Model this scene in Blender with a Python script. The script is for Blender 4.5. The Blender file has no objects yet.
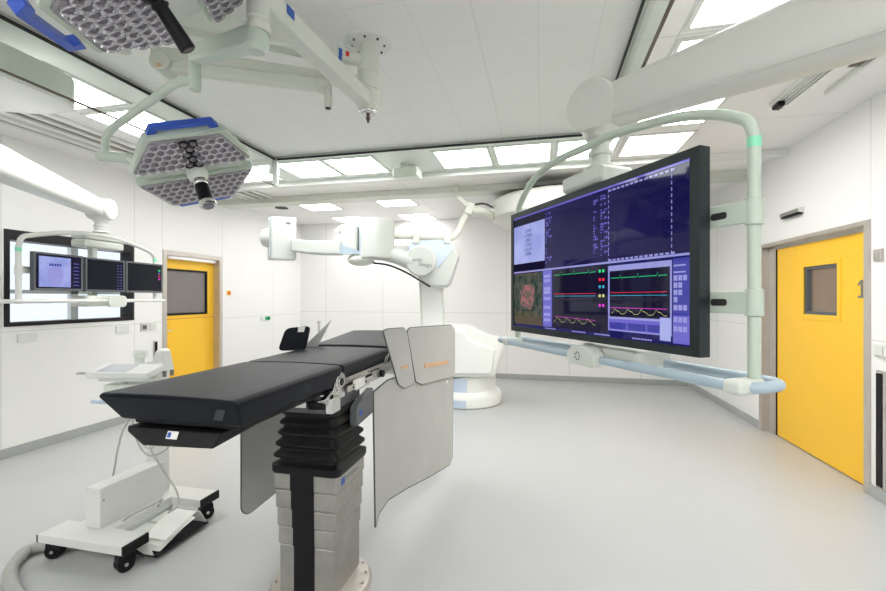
import bpy, bmesh, math, random
from mathutils import Vector, Matrix
random.seed(7)
PI = math.pi
scene = bpy.context.scene
COL = bpy.data.collections.new('operating_room')
scene.collection.children.link(COL)

# ------------------------------------------------------------------ materials
def node_mat(name):
    m = bpy.data.materials.new(name); m.use_nodes = True
    nt = m.node_tree; nt.nodes.clear()
    out = nt.nodes.new('ShaderNodeOutputMaterial')
    return m, nt, out
def pbr(name, col, rough=0.5, metal=0.0, var=0.03, scale=6.0, bump=0.0, bscale=200.0, coat=0.0, trans=0.0, emit=0.0, spec=0.5, alpha=1.0):
    m, nt, out = node_mat(name)
    b = nt.nodes.new('ShaderNodeBsdfPrincipled')
    nt.links.new(b.outputs[0], out.inputs[0])
    b.inputs['Roughness'].default_value = rough
    b.inputs['Metallic'].default_value = metal
    b.inputs['Coat Weight'].default_value = coat
    b.inputs['Transmission Weight'].default_value = trans
    b.inputs['Specular IOR Level'].default_value = spec
    b.inputs['Alpha'].default_value = alpha
    tc = nt.nodes.new('ShaderNodeTexCoord')
    nz = nt.nodes.new('ShaderNodeTexNoise'); nz.inputs['Scale'].default_value = scale; nz.inputs['Detail'].default_value = 4
    nt.links.new(tc.outputs['Object'], nz.inputs['Vector'])
    rp = nt.nodes.new('ShaderNodeValToRGB')
    rp.color_ramp.elements[0].position = 0.3; rp.color_ramp.elements[1].position = 0.7
    rp.color_ramp.elements[0].color = tuple(max(0, c*(1-var)) for c in col)+(1,)
    rp.color_ramp.elements[1].color = tuple(min(1, c*(1+var)) for c in col)+(1,)
    nt.links.new(nz.outputs['Fac'], rp.inputs[0]); nt.links.new(rp.outputs[0], b.inputs['Base Color'])
    if emit:
        nt.links.new(rp.outputs[0], b.inputs['Emission Color']); b.inputs['Emission Strength'].default_value = emit
    if bump:
        n2 = nt.nodes.new('ShaderNodeTexNoise'); n2.inputs['Scale'].default_value = bscale; n2.inputs['Detail'].default_value = 3
        nt.links.new(tc.outputs['Object'], n2.inputs['Vector'])
        bp = nt.nodes.new('ShaderNodeBump'); bp.inputs['Strength'].default_value = bump; bp.inputs['Distance'].default_value = 0.01
        nt.links.new(n2.outputs['Fac'], bp.inputs['Height']); nt.links.new(bp.outputs[0], b.inputs['Normal'])
    return m
def glow(name, col, strength, col2=None, scale=3.0):
    m, nt, out = node_mat(name)
    e = nt.nodes.new('ShaderNodeEmission'); e.inputs['Strength'].default_value = strength
    e.inputs['Color'].default_value = col+(1,)
    if col2:
        tc = nt.nodes.new('ShaderNodeTexCoord'); nz = nt.nodes.new('ShaderNodeTexNoise'); nz.inputs['Scale'].default_value = scale
        nz.inputs['Detail'].default_value = 6
        nt.links.new(tc.outputs['Object'], nz.inputs['Vector'])
        rp = nt.nodes.new('ShaderNodeValToRGB'); rp.color_ramp.elements[0].position = .38; rp.color_ramp.elements[1].position = .62
        rp.color_ramp.elements[0].color = col+(1,); rp.color_ramp.elements[1].color = col2+(1,)
        nt.links.new(nz.outputs['Fac'], rp.inputs[0]); nt.links.new(rp.outputs[0], e.inputs['Color'])
    g = nt.nodes.new('ShaderNodeBsdfGlossy'); g.inputs['Roughness'].default_value = 0.04
    ad = nt.nodes.new('ShaderNodeMixShader')
    fr = nt.nodes.new('ShaderNodeFresnel'); fr.inputs['IOR'].default_value = 1.36
    gb = nt.nodes.new('ShaderNodeNewGeometry'); sb = nt.nodes.new('ShaderNodeMath'); sb.operation = 'SUBTRACT'; sb.inputs[0].default_value = 1; nt.links.new(gb.outputs['Backfacing'], sb.inputs[1])
    mu = nt.nodes.new('ShaderNodeMath'); mu.operation = 'MULTIPLY'; nt.links.new(fr.outputs[0], mu.inputs[0]); nt.links.new(sb.outputs[0], mu.inputs[1]); nt.links.new(mu.outputs[0], ad.inputs[0]); nt.links.new(e.outputs[0], ad.inputs[1]); nt.links.new(g.outputs[0], ad.inputs[2])
    nt.links.new(ad.outputs[0], out.inputs[0])
    return m
def lamp_mat(name, strength, col=(1, .985, .96)):
    m, nt, out = node_mat(name)
    e = nt.nodes.new('ShaderNodeEmission'); e.inputs['Strength'].default_value = strength; e.inputs['Color'].default_value = col+(1,)
    nt.links.new(e.outputs[0], out.inputs[0])
    return m
def seam_mat(name, col, dark, seams, width=0.003, rough=0.4, var=0.01, grid=None, spec=0.4):
    """seams: list of (axis, value) in world metres; grid: list of (axis, period, offset)"""
    m, nt, out = node_mat(name)
    b = nt.nodes.new('ShaderNodeBsdfPrincipled'); nt.links.new(b.outputs[0], out.inputs[0])
    b.inputs['Roughness'].default_value = rough; b.inputs['Specular IOR Level'].default_value = spec
    geo = nt.nodes.new('ShaderNodeNewGeometry'); sep = nt.nodes.new('ShaderNodeSeparateXYZ')
    nt.links.new(geo.outputs['Position'], sep.inputs[0])
    def mth(op, a, bb=None):
        n = nt.nodes.new('ShaderNodeMath'); n.operation = op
        for i, v in enumerate((a, bb)):
            if v is None: continue
            if isinstance(v, (int, float)): n.inputs[i].default_value = v
            else: nt.links.new(v, n.inputs[i])
        return n.outputs[0]
    acc = None
    for ax, v in seams:
        d = mth('ABSOLUTE', mth('SUBTRACT', sep.outputs[ax], v))
        hit = mth('LESS_THAN', d, width)
        acc = hit if acc is None else mth('MAXIMUM', acc, hit)
    for ax, per, off in (grid or []):
        d = mth('PINGPONG', mth('SUBTRACT', sep.outputs[ax], off), per/2)
        hit = mth('LESS_THAN', d, width)
        acc = hit if acc is None else mth('MAXIMUM', acc, hit)
    nz = nt.nodes.new('ShaderNodeTexNoise'); nz.inputs['Scale'].default_value = 0.9; nz.inputs['Detail'].default_value = 5
    nt.links.new(geo.outputs['Position'], nz.inputs['Vector'])
    rp = nt.nodes.new('ShaderNodeValToRGB'); rp.color_ramp.elements[0].position = .3; rp.color_ramp.elements[1].position = .7
    rp.color_ramp.elements[0].color = tuple(c*(1-var) for c in col)+(1,); rp.color_ramp.elements[1].color = tuple(min(1, c*(1+var)) for c in col)+(1,)
    nt.links.new(nz.outputs['Fac'], rp.inputs[0])
    mx = nt.nodes.new('ShaderNodeMix'); mx.data_type = 'RGBA'
    if acc is not None: nt.links.new(acc, mx.inputs[0])
    else: mx.inputs[0].default_value = 0
    nt.links.new(rp.outputs[0], mx.inputs[6]); mx.inputs[7].default_value = dark+(1,)
    nt.links.new(mx.outputs[2], b.inputs['Base Color'])
    return m
def glass_mat(name, tint=(.95, 1, .98), refl=0.06, haze=0.03):
    m, nt, out = node_mat(name)
    t = nt.nodes.new('ShaderNodeBsdfTransparent'); t.inputs[0].default_value = tint+(1,)
    g = nt.nodes.new('ShaderNodeBsdfGlossy'); g.inputs['Roughness'].default_value = 0.02
    d = nt.nodes.new('ShaderNodeBsdfDiffuse'); d.inputs[0].default_value = (.9, .95, .93, 1)
    fr = nt.nodes.new('ShaderNodeLayerWeight'); fr.inputs[0].default_value = refl*4
    mm = nt.nodes.new('ShaderNodeMath'); mm.operation = 'MULTIPLY'; mm.inputs[1].default_value = 0.3
    nt.links.new(fr.outputs['Fresnel'], mm.inputs[0])
    m1 = nt.nodes.new('ShaderNodeMixShader'); nt.links.new(mm.outputs[0], m1.inputs[0])
    nt.links.new(t.outputs[0], m1.inputs[1]); nt.links.new(g.outputs[0], m1.inputs[2])
    m2 = nt.nodes.new('ShaderNodeMixShader'); m2.inputs[0].default_value = haze
    nt.links.new(m1.outputs[0], m2.inputs[1]); nt.links.new(d.outputs[0], m2.inputs[2])
    nt.links.new(m2.outputs[0], out.inputs[0])
    return m

M = {}
M['wall_l'] = seam_mat('wall_panels_left', (.86, .86, .85), (.66, .66, .65), [(1, 3.08), (1, 4.47), (1, 4.885), (1, 6.02), (1, 7.37), (2, 1.22)], .004)
M['wall_f'] = seam_mat('wall_panels_far', (.86, .855, .85), (.66, .66, .65), [(0, -4.45), (0, -3.17), (0, -1.95), (0, -.64), (0, .52), (0, 1.75), (2, 1.26)], .005)
M['wall_r'] = seam_mat('wall_panels_right', (.86, .86, .85), (.66, .66, .65), [(1, 4.045), (1, 5.78), (1, 7.08), (1, 7.4), (1, 2.8), (2, 1.22)], .004)
M['wall_b'] = seam_mat('wall_panels_back', (.86, .86, .85), (.66, .66, .65), [(2, 1.22)], .004, grid=[(0, 1.2, 0)])
M['ceil'] = seam_mat('ceiling_panels', (.84, .835, .825), (.62, .62, .61), [(0, .80), (0, 1.42), (0, -2.46), (0, -1.86), (0, -3.98), (1, 2.82), (1, 4.3), (1, 5.12), (1, 6.3), (1, 7.05), (1, 7.7)], .004)
M['laminar'] = seam_mat('laminar_ceiling_tiles', (.80, .81, .79), (.73, .74, .72), [(0, -1.05), (0, -.365)], .003, rough=.6, grid=[(0, .345, -1.05), (1, .425, 3.42)])
M['floor'] = seam_mat('vinyl_floor', (.50, .512, .515), (.475, .485, .49), [], .002, rough=.33, var=.02, grid=[(0, 2.0, -.55)], spec=.35)
M['base'] = pbr('skirting_grey', (.40, .415, .41), .5)
M['yellow'] = pbr('yellow_door_laminate', (.95, .565, .035), .35, var=.01)
M['steel'] = pbr('brushed_steel', (.62, .60, .57), .32, .85, var=.06, scale=12)
M['steel_warm'] = pbr('steel_door_frame', (.60, .56, .52), .38, .6, var=.03)
M['chrome'] = pbr('chrome', (.75, .75, .74), .15, 1.0)
M['castmetal'] = pbr('pedestal_steel', (.40, .39, .365), .42, .75, var=.12, scale=9)
M['white'] = pbr('white_enamel', (.74, .755, .73), .32, coat=.2, var=.01)
M['cream'] = pbr('cream_plastic', (.68, .71, .66), .38, var=.01)
M['green'] = pbr('pale_green_enamel', (.52, .60, .52), .38, var=.01)
M['armgreen'] = pbr('pale_greenish_arm_enamel', (.66, .68, .615), .4, var=.01)
M['boomwhite'] = pbr('boom_arm_enamel', (.66, .66, .62), .36, var=.01)
M['robot_low'] = pbr('robot_white_lower_shell_brightened', (.84, .86, .84), .38, var=.005)  # same white shell, lightened to make up for weaker light low down
M['robot'] = pbr('robot_white_shell_dimmed', (.58, .61, .585), .45, coat=.0, spec=.3, var=.005)  # white shell colour darkened to offset strong light near the ceiling panels
M['lightblue'] = pbr('light_blue_shell', (.60, .69, .83), .35, var=.01)
M['tubeblue'] = pbr('pale_blue_handle_rail', (.42, .52, .60), .35, var=.02)
M['blue'] = pbr('blue_handle_plastic', (.035, .10, .52), .35, var=.04)
M['bluelabel'] = pbr('blue_label', (.02, .10, .45), .4)
M['red'] = pbr('red_plastic', (.75, .03, .03), .4)
M['mint'] = pbr('mint_marker', (.28, .78, .52), .4)
M['black'] = pbr('black_plastic', (.008, .008, .010), .4, spec=.25, var=.1)
M['rubber'] = pbr('black_rubber_bellows', (.008, .008, .009), .45, spec=.25, var=.15, bump=.1, bscale=60)
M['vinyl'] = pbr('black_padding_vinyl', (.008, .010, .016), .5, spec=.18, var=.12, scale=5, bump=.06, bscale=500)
M['vinyl_lit_top'] = pbr('black_padding_vinyl_lit_top', (.030, .033, .038), .5, spec=.3, var=.10, scale=3, bump=.05, bscale=600)  # same black vinyl, lightened to put the top sheen into the colour
M['dark'] = pbr('dark_slot', (.02, .02, .02), .6)
M['brown'] = pbr('bronze_rail_slot', (.13, .10, .07), .4, .4)
M['bezel'] = pbr('dark_grey_bezel', (.022, .030, .033), .42, spec=.3, var=.05)
M['greybezel'] = pbr('grey_bezel', (.11, .118, .13), .4)
M['lead'] = pbr('grey_lead_apron', (.50, .505, .49), .55, var=.04, scale=4, bump=.12, bscale=25)
M['piping'] = pbr('dark_grey_piping', (.09, .095, .09), .5)
M['tan'] = pbr('tan_strap', (.66, .44, .27), .6)
M['silverframe'] = pbr('aluminium_rail', (.50, .52, .50), .4, .4)
M['reflector'] = pbr('lens_reflector', (.56, .54, .58), .15, .55, var=.2, scale=60)
M['lensbase'] = pbr('lens_cover_tray', (.30, .285, .31), .22, .3, var=.15, scale=30, coat=.6)
M['lenscore'] = pbr('lens_core', (.17, .15, .19), .10, .3, coat=1)
M['cable'] = pbr('grey_cable', (.45, .45, .42), .5)
M['hose'] = pbr('grey_corrugated_hose', (.40, .41, .385), .45)
M['paper'] = pbr('paper', (.85, .85, .82), .7)
M['yellowdot'] = pbr('yellow_sticker', (.9, .8, .02), .5)
M['labelgrey'] = pbr('grey_numeral', (.20, .20, .19), .5)
M['green_sign'] = pbr('green_switch', (.0, .30, .10), .4, emit=.2)
M['orange'] = pbr('orange_wood_glowing', (.42, .17, .05), .45, var=.15, scale=3, emit=.25)  # wood given its own emission to brighten it, though no lamp
M['greyglass'] = pbr('grey_blind_glass', (.20, .18, .175), .12, coat=.6, var=.03)
M['winframe'] = pbr('black_window_frame', (.018, .016, .018), .35, spec=.3)
M['glass'] = glass_mat('clear_glass')
M['skirtglass'] = glass_mat('skirt_glass', (.95, .98, .96), .045, .03)
M['lamp'] = lamp_mat('ceiling_diffuser', 13.2)
M['daylight'] = lamp_mat('window_daylight', 1.25, (.88, .88, 1.0))
M['s_navy'] = glow('screen_navy', (.008, .007, .065), 1.0, (.016, .011, .085), 2.5)
M['s_black'] = glow('screen_black', (.010, .008, .030), 1.0)
M['s_mid'] = glow('screen_mid_blue', (.06, .06, .36), 1.0)
M['s_lowdesk'] = glow('screen_low_desktop', (.014, .014, .11), 1.0)
M['s_deep'] = glow('screen_deep_blue', (.02, .03, .28), 1.0)
M['s_violet'] = glow('screen_violet', (.17, .15, .60), 1.0)
M['s_light'] = glow('screen_light_violet', (.33, .33, .72), 1.0)
M['s_white'] = glow('screen_white', (.75, .78, .98), 1.2)
M['s_xray'] = glow('screen_xray', (.30, .34, .74), 1.0, (.42, .46, .84), 6.0)
M['s_xdark'] = glow('screen_xray_dark', (.17, .20, .50), 1.0, (.28, .32, .66), 30.0)
M['s_anat'] = glow('screen_anatomy', (.02, .05, .04), 1.0, (.10, .10, .09), 22.0)
M['s_pink'] = glow('screen_pink', (.42, .15, .17), 1.0, (.10, .12, .09), 38.0)
M['s_red'] = glow('screen_red', (.9, .03, .08), 1.1)
M['s_green'] = glow('screen_green', (.03, .75, .25), 1.1)
M['s_cyan'] = glow('screen_cyan', (.05, .40, .60), 1.1)
M['s_yellow'] = glow('screen_yellow', (.65, .70, .25), 1.1)
M['s_magenta'] = glow('screen_magenta', (.75, .05, .65), 1.1)
M['s_grey'] = glow('screen_grey', (.008, .011, .018), 1.0)
M['tabletscr'] = pbr('tablet_touchscreen', (.50, .51, .58), .15, coat=.8, emit=.15)

# ------------------------------------------------------------------ mesh builder
def V(*a): return Vector(a[0]) if len(a) == 1 else Vector(a)
def rot(rx=0, ry=0, rz=0):
    return (Matrix.Rotation(math.radians(rz), 3, 'Z') @ Matrix.Rotation(math.radians(ry), 3, 'Y') @ Matrix.Rotation(math.radians(rx), 3, 'X'))
def frame_from(axis, up=(0, 0, 1)):
    z = Vector(axis).normalized(); u = Vector(up)
    if abs(z.dot(u.normalized())) > .98: u = Vector((1, 0, 0))
    x = u.cross(z).normalized(); y = z.cross(x)
    return x, y, z
def fillet(pts, r, n=6):
    pts = [Vector(p) for p in pts]; out = [pts[0]]
    for i in range(1, len(pts)-1):
        a, b, c = pts[i-1], pts[i], pts[i+1]
        u = (a-b); v = (c-b); rr = min(r, u.length*.49, v.length*.49)
        p = b+u.normalized()*rr; q = b+v.normalized()*rr
        for k in range(n+1):
            t = k/n; out.append(p*(1-t)**2 + b*2*t*(1-t) + q*t*t)
    out.append(pts[-1]); return out
def smooth_path(pts, n=8):
    P = [Vector(p) for p in pts]; P = [P[0]*2-P[1]]+P+[P[-1]*2-P[-2]]; out = []
    for i in range(1, len(P)-2):
        for k in range(n):
            t = k/n; a, b, c, d = P[i-1:i+3]
            out.append(.5*((2*b)+(c-a)*t+(2*a-5*b+4*c-d)*t*t+(3*b-a-3*c+d)*t**3))
    out.append(P[-2]); return out
def rpoly(pts, r, n=5):
    """round the corners of a closed 2D polygon"""
    m = len(pts); out = []
    for i in range(m):
        a, b, c = (Vector(pts[(i+j) % m]) for j in (-1, 0, 1))
        u = a-b; v = c-b; rr = min(r, u.length*.48, v.length*.48)
        p = b+u.normalized()*rr; q = b+v.normalized()*rr
        for k in range(n+1):
            t = k/n; o = p*(1-t)**2 + b*2*t*(1-t) + q*t*t; out.append((o.x, o.y))
    return out
class MB:
    def __init__(s): s.bm = bmesh.new(); s.mi = 0
    def face(s, vs):
        try:
            f = s.bm.faces.new(vs); f.material_index = s.mi; return f
        except ValueError: return None
    def box(s, c, d, R=None, mi=None, taper=(1, 1)):
        if mi is not None: s.mi = mi
        R = R or Matrix.Identity(3); c = Vector(c); vs = []
        for z in (-1, 1):
            tx, ty = taper if z > 0 else (1, 1)
            for x, y in ((-1, -1), (1, -1), (1, 1), (-1, 1)):
                vs.append(s.bm.verts.new(c + R @ Vector((x*d[0]/2*tx, y*d[1]/2*ty, z*d[2]/2))))
        for q in ((3, 2, 1, 0), (4, 5, 6, 7), (0, 1, 5, 4), (1, 2, 6, 5), (2, 3, 7, 6), (3, 0, 4, 7)): s.face([vs[i] for i in q])
        return s
    def bb(s, x0, x1, y0, y1, z0, z1, mi=None):
        return s.box(((x0+x1)/2, (y0+y1)/2, (z0+z1)/2), (x1-x0, y1-y0, z1-z0), mi=mi)
    def loft(s, rings, cap=True, closed=True, mi=None):
        if mi is not None: s.mi = mi
        R = [[s.bm.verts.new(Vector(p)) for p in r] for r in rings]
        for a, b in zip(R, R[1:]):
            n = len(a)
            for i in range(n if closed else n-1): s.face([a[i], a[(i+1) % n], b[(i+1) % n], b[i]])
        if cap: s.face(R[0][::-1]); s.face(R[-1])
        return s
    def cyl(s, p0, p1, r0, r1=None, n=28, mi=None, cap=True):
        r1 = r0 if r1 is None else r1; p0 = Vector(p0); p1 = Vector(p1); x, y, z = frame_from(p1-p0)
        ring = lambda p, r: [p+(x*math.cos(2*PI*i/n)+y*math.sin(2*PI*i/n))*r for i in range(n)]
        return s.loft([ring(p0, r0), ring(p1, r1)], cap, mi=mi)
    def lathe(s, base, axis, prof, n=32, mi=None, sx=1, sy=1):
        """prof: list of (radius, height along the axis)"""
        base = Vector(base); x, y, z = frame_from(axis)
        rings = [[base+z*h+(x*math.cos(2*PI*i/n)*sx+y*math.sin(2*PI*i/n)*sy)*max(r, 1e-4) for i in range(n)] for r, h in prof]
        return s.loft(rings, True, mi=mi)
    def tube(s, pts, r, n=12, closed=False, mi=None, flat=None):
        """flat: (half width, half height) gives a rectangular section with z-ish up"""
        pts = [Vector(p) for p in pts]; m = len(pts); rings = []; prev = None
        for i, p in enumerate(pts):
            if closed: t = (pts[(i+1) % m]-pts[i-1]).normalized()
            else: t = (pts[min(i+1, m-1)]-pts[max(i-1, 0)]).normalized()
            if prev is None: x, y, z = frame_from(t)
            else:
                x = (prev-t*prev.dot(t)).normalized(); y = t.cross(x)
            prev = x
            rr = r[i] if isinstance(r, (list, tuple)) else r
            rings.append([p+(x*math.cos(2*PI*k/n)+y*math.sin(2*PI*k/n))*rr for k in range(n)])
        if closed: rings.append(rings[0]); 
        if mi is not None: s.mi = mi
        R = [[s.bm.verts.new(q) for q in rg] for rg in (rings[:-1] if closed else rings)]
        pairs = list(zip(R, R[1:]))+([(R[-1], R[0])] if closed else [])
        for a, b in pairs:
            for k in range(n): s.face([a[k], a[(k+1) % n], b[(k+1) % n], b[k]])
        if not closed: s.face(R[0][::-1]); s.face(R[-1])
        return s
    def prism(s, poly, o, ux, uy, t, mi=None):
        """extrude the 2D polygon along cross(ux,uy) by t"""
        if mi is not None: s.mi = mi
        o = Vector(o); ux = Vector(ux).normalized(); uy = Vector(uy).normalized(); n = ux.cross(uy)
        a = [s.bm.verts.new(o+ux*p[0]+uy*p[1]) for p in poly]; b = [s.bm.verts.new(o+ux*p[0]+uy*p[1]+n*t) for p in poly]
        k = len(poly)
        for i in range(k): s.face([a[i], a[(i+1) % k], b[(i+1) % k], b[i]])
        s.face(a[::-1]); s.face(b); return s
    def ball(s, c, r, sc=(1, 1, 1), R=None, n=20, m=12, mi=None):
        c = Vector(c); R = R or Matrix.Identity(3); rings = []
        for j in range(m+1):
            th = PI*j/m; rr = max(math.sin(th), .002)
            rings.append([c+R @ Vector((rr*math.cos(2*PI*i/n)*r*sc[0], rr*math.sin(2*PI*i/n)*r*sc[1], -math.cos(th)*r*sc[2])) for i in range(n)])
        return s.loft(rings, True, mi=mi)
    def quad(s, pts, mi=None):
        if mi is not None: s.mi = mi
        s.face([s.bm.verts.new(Vector(p)) for p in pts]); return s
    def build(s, name, mats, parent=None, bevel=0, seg=2, world=False, smooth=True, sub=0, loc=None, angle=35):
        me = bpy.data.meshes.new(name)
        bmesh.ops.recalc_face_normals(s.bm, faces=s.bm.faces)
        off = Vector((0, 0, 0))
        if world and parent is not None: off = world_loc(parent)
        elif loc is not None: off = Vector(loc)
        if off.length: bmesh.ops.translate(s.bm, verts=s.bm.verts, vec=-off)
        s.bm.to_mesh(me); s.bm.free()
        if not isinstance(mats, (list, tuple)): mats = [mats]
        for m in mats: me.materials.append(M[m] if isinstance(m, str) else m)
        if smooth:
            me.shade_smooth()
            if not sub: me.set_sharp_from_angle(angle=math.radians(angle))
        o = bpy.data.objects.new(name, me); COL.objects.link(o)
        if parent is not None: o.parent = parent
        elif loc is not None: o.location = loc
        if bevel:
            b = o.modifiers.new('bevel', 'BEVEL'); b.width = bevel; b.segments = seg; b.limit_method = 'ANGLE'; b.angle_limit = math.radians(40); b.harden_normals = True
        if sub:
            b = o.modifiers.new('sub', 'SUBSURF'); b.levels = sub; b.render_levels = sub
        return o
def world_loc(o):
    v = Vector(o.location)
    return v if o.parent is None else v+world_loc(o.parent)
def text_mb(txt, size):
    cu = bpy.data.curves.new('lettering', 'FONT'); cu.body = txt; cu.size = size; cu.extrude = .0005; cu.align_x = 'CENTER'; cu.align_y = 'CENTER'
    to = bpy.data.objects.new('lettering', cu); COL.objects.link(to)
    dg = bpy.context.evaluated_depsgraph_get(); dg.update()
    me = bpy.data.meshes.new_from_object(to.evaluated_get(dg)); bpy.data.objects.remove(to)
    mb = MB(); mb.bm.from_mesh(me); return mb
def put(mb, o, ux, uy):
    ux = Vector(ux).normalized(); uy = Vector(uy).normalized(); uz = ux.cross(uy)
    mat = Matrix((ux, uy, uz)).transposed().to_4x4(); mat.translation = Vector(o)
    bmesh.ops.transform(mb.bm, matrix=mat, verts=mb.bm.verts); return mb

def tag(o, label=None, cat=None, group=None, kind=None):
    if label: o['label'] = label
    if cat: o['category'] = cat
    if group: o['group'] = group
    if kind: o['kind'] = kind
    return o
def thing(name, label, cat, loc=(0, 0, 0), rz=0, group=None, kind=None, R=None):
    o = bpy.data.objects.new(name, None); COL.objects.link(o); o.location = loc
    if R is not None: o.rotation_euler = R.to_euler()
    else: o.rotation_euler = (0, 0, rz)
    o.empty_display_size = .1
    return tag(o, label, cat, group, kind)
def children(o): return [c for c in COL.objects if c.parent == o]
def copy_tree(o, parent=None, ch=None):
    c = o.copy(); COL.objects.link(c); c.parent = parent
    for k in children(o): copy_tree(k, c)
    return c
def struct(o): o['kind'] = 'structure'; return o

# ------------------------------------------------------------------ room shell
XL, XR, YF, YB, ZC = -5.05, 2.53, 8.35, -2.4, 3.12
struct(MB().bb(XL-.2, XR+.2, YB-.2, YF+.2, -.1, 0).build('floor', 'floor'))
struct(MB().bb(XL-.2, XR+.2, YB-.2, YF+.2, ZC, ZC+.1).build('ceiling', 'ceil'))
def wall_holes(name, mat, axis, x0, x1, a0, a1, z0, z1, holes):
    """wall slab between x0..x1 on one axis, spanning a0..a1; holes: (a0,a1,z0,z1)"""
    mb = MB(); cuts = sorted({a0, a1}.union(*[{h[0], h[1]} for h in holes])) if holes else [a0, a1]
    for p, q in zip(cuts, cuts[1:]):
        hs = sorted([h for h in holes if h[0] < (p+q)/2 < h[1]], key=lambda h: h[2]); z = z0
        for h in hs:
            if h[2] > z: mb.bb(*((x0, x1, p, q) if axis == 'x' else (p, q, x0, x1)), z, h[2])
            z = h[3]
        if z < z1: mb.bb(*((x0, x1, p, q) if axis == 'x' else (p, q, x0, x1)), z, z1)
    bmesh.ops.remove_doubles(mb.bm, verts=mb.bm.verts, dist=1e-4)
    return struct(mb.build(name, mat, smooth=False))
wall_holes('wall_left', 'wall_l', 'x', XL-.2, XL, YB-.2, YF+.2, 0, ZC, [(1.70, 3.02, 1.27, 2.22), (3.10, 4.455, 1.27, 2.22), (4.93, 5.955, 0, 2.18)])
wall_holes('wall_right', 'wall_r', 'x', XR, XR+.2, YB-.2, YF+.2, 0, ZC, [(4.09, 5.76, 0, 2.14)])
wall_holes('wall_far', 'wall_f', 'y', YF, YF+.2, XL, XR, 0, ZC, [])
wall_holes('wall_back', 'wall_b', 'y', YB-.2, YB, XL, XR, 0, ZC, [])
# skirting
def skirting(name, segs):
    mb = MB()
    for s in segs: mb.bb(*s, 0, .095)
    struct(mb.build(name, 'base', bevel=.004))
skirting('baseboard_left', [(XL, XL+.014, YB, 4.885), (XL, XL+.014, 6.0, YF)])
skirting('baseboard_far', [(XL+.014, XR-.014, YF-.014, YF)])
skirting('baseboard_right', [(XR-.014, XR, YB, 4.06), (XR-.014, XR, 5.79, YF)])
skirting('baseboard_back', [(XL+.014, XR-.014, YB, YB+.014)])

# windows to the control room
def window(n, y0, y1, z0, z1):
    w = thing('window_%d' % n, None, None, (XL, (y0+y1)/2, z0), kind='structure')
    mb = MB()
    mb.bb(XL-.16, XL+.012, y0, y0+.045, z0, z1); mb.bb(XL-.16, XL+.012, y1-.045, y1, z0, z1)
    mb.bb(XL-.16, XL+.012, y0+.045, y1-.045, z0, z0+.04); mb.bb(XL-.16, XL+.012, y0+.045, y1-.045, z1-.10, z1)
    mb.build('window_frame', 'winframe', w, world=True, bevel=.003)
    MB().bb(XL-.10, XL-.09, y0+.045, y1-.045, z0+.04, z1-.10).build('pane', 'glass', w, world=True)
window(1, 3.10, 4.455, 1.27, 2.22)
window(2, 1.70, 3.02, 1.27, 2.22)
# bright control room behind the observation windows
cr = MB(); cr.bb(-8.0, XL-.2, .9, 7.5, -.1, 0); cr.bb(-8.0, XL-.2, .9, 7.5, 3.12, 3.2); cr.bb(-8.0, XL-.2, .8, .9, 0, 3.12); cr.bb(-8.0, XL-.2, 7.5, 7.6, 0, 3.12)
cr.bb(-8.0, -7.9, .9, 7.5, 0, .85); cr.bb(-8.0, -7.9, .9, 7.5, 2.75, 3.12)
struct(cr.build('wall_control_room', 'wall_b', smooth=False))
w3 = thing('window_3', None, None, (-7.95, 4.2, .85), kind='structure')
MB().bb(-8.02, -8.0, .9, 7.5, .85, 2.75).build('pane', 'daylight', w3, world=True)
mb = MB()
for y in (1.0, 2.2, 3.4, 4.6, 5.8, 7.0): mb.bb(-7.98, -7.9, y, y+.12, .85, 2.75)
mb.bb(-7.98, -7.9, .9, 7.5, 1.62, 1.68)
mb.build('window_frame', 'white', w3, world=True)
# left yellow door (hinged, recessed)
d1 = thing('door_1', None, None, (XL, 5.44, 0), kind='structure')
mb = MB()
mb.bb(XL-.2, XL+.015, 4.885, 4.945, 0, 2.215); mb.bb(XL-.2, XL+.015, 5.94, 6.0, 0, 2.215); mb.bb(XL-.2, XL+.015, 4.945, 5.94, 2.15, 2.215)
mb.build('door_frame', 'steel_warm', d1, world=True, bevel=.003)
MB().bb(XL-.17, XL-.02, 4.99, 5.90, 2.10, 2.15).build('door_closer', 'chrome', d1, world=True, bevel=.004)
mb = MB(); xa, xb = XL-.15, XL-.10
wy0, wy1, wz0, wz1 = 4.985, 5.80, 1.30, 1.97
mb.bb(xa, xb, 4.945, wy0, .01, 2.10); mb.bb(xa, xb, wy1, 5.94, .01, 2.10); mb.bb(xa, xb, wy0, wy1, .01, wz0); mb.bb(xa, xb, wy0, wy1, wz1, 2.10)
bmesh.ops.remove_doubles(mb.bm, verts=mb.bm.verts, dist=1e-4)
lf = mb.build('door_leaf', 'yellow', d1, world=True)
mb = MB(); mb.bb(xb-.01, xb+.008, wy0, wy0+.03, wz0, wz1); mb.bb(xb-.01, xb+.008, wy1-.03, wy1, wz0, wz1); mb.bb(xb-.01, xb+.008, wy0+.03, wy1-.03, wz0, wz0+.03); mb.bb(xb-.01, xb+.008, wy0+.03, wy1-.03, wz1-.03, wz1)
mb.build('vision_frame', 'black', lf, world=True)
MB().bb(xa+.01, xb-.012, wy0, wy1, wz0, wz1).build('pane', 'greyglass', lf, world=True)
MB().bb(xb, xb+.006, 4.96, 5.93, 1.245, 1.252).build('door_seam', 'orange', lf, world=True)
mb = MB(); mb.cyl((xb, 5.005, 1.09), (xb+.05, 5.005, 1.09), .012); mb.cyl((xb+.045, 4.995, 1.09), (xb+.045, 5.09, 1.09), .010); mb.cyl((xb, 5.005, 1.09), (xb+.008, 5.005, 1.09), .028)
mb.build('door_handle', 'chrome', d1, world=True)

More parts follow.
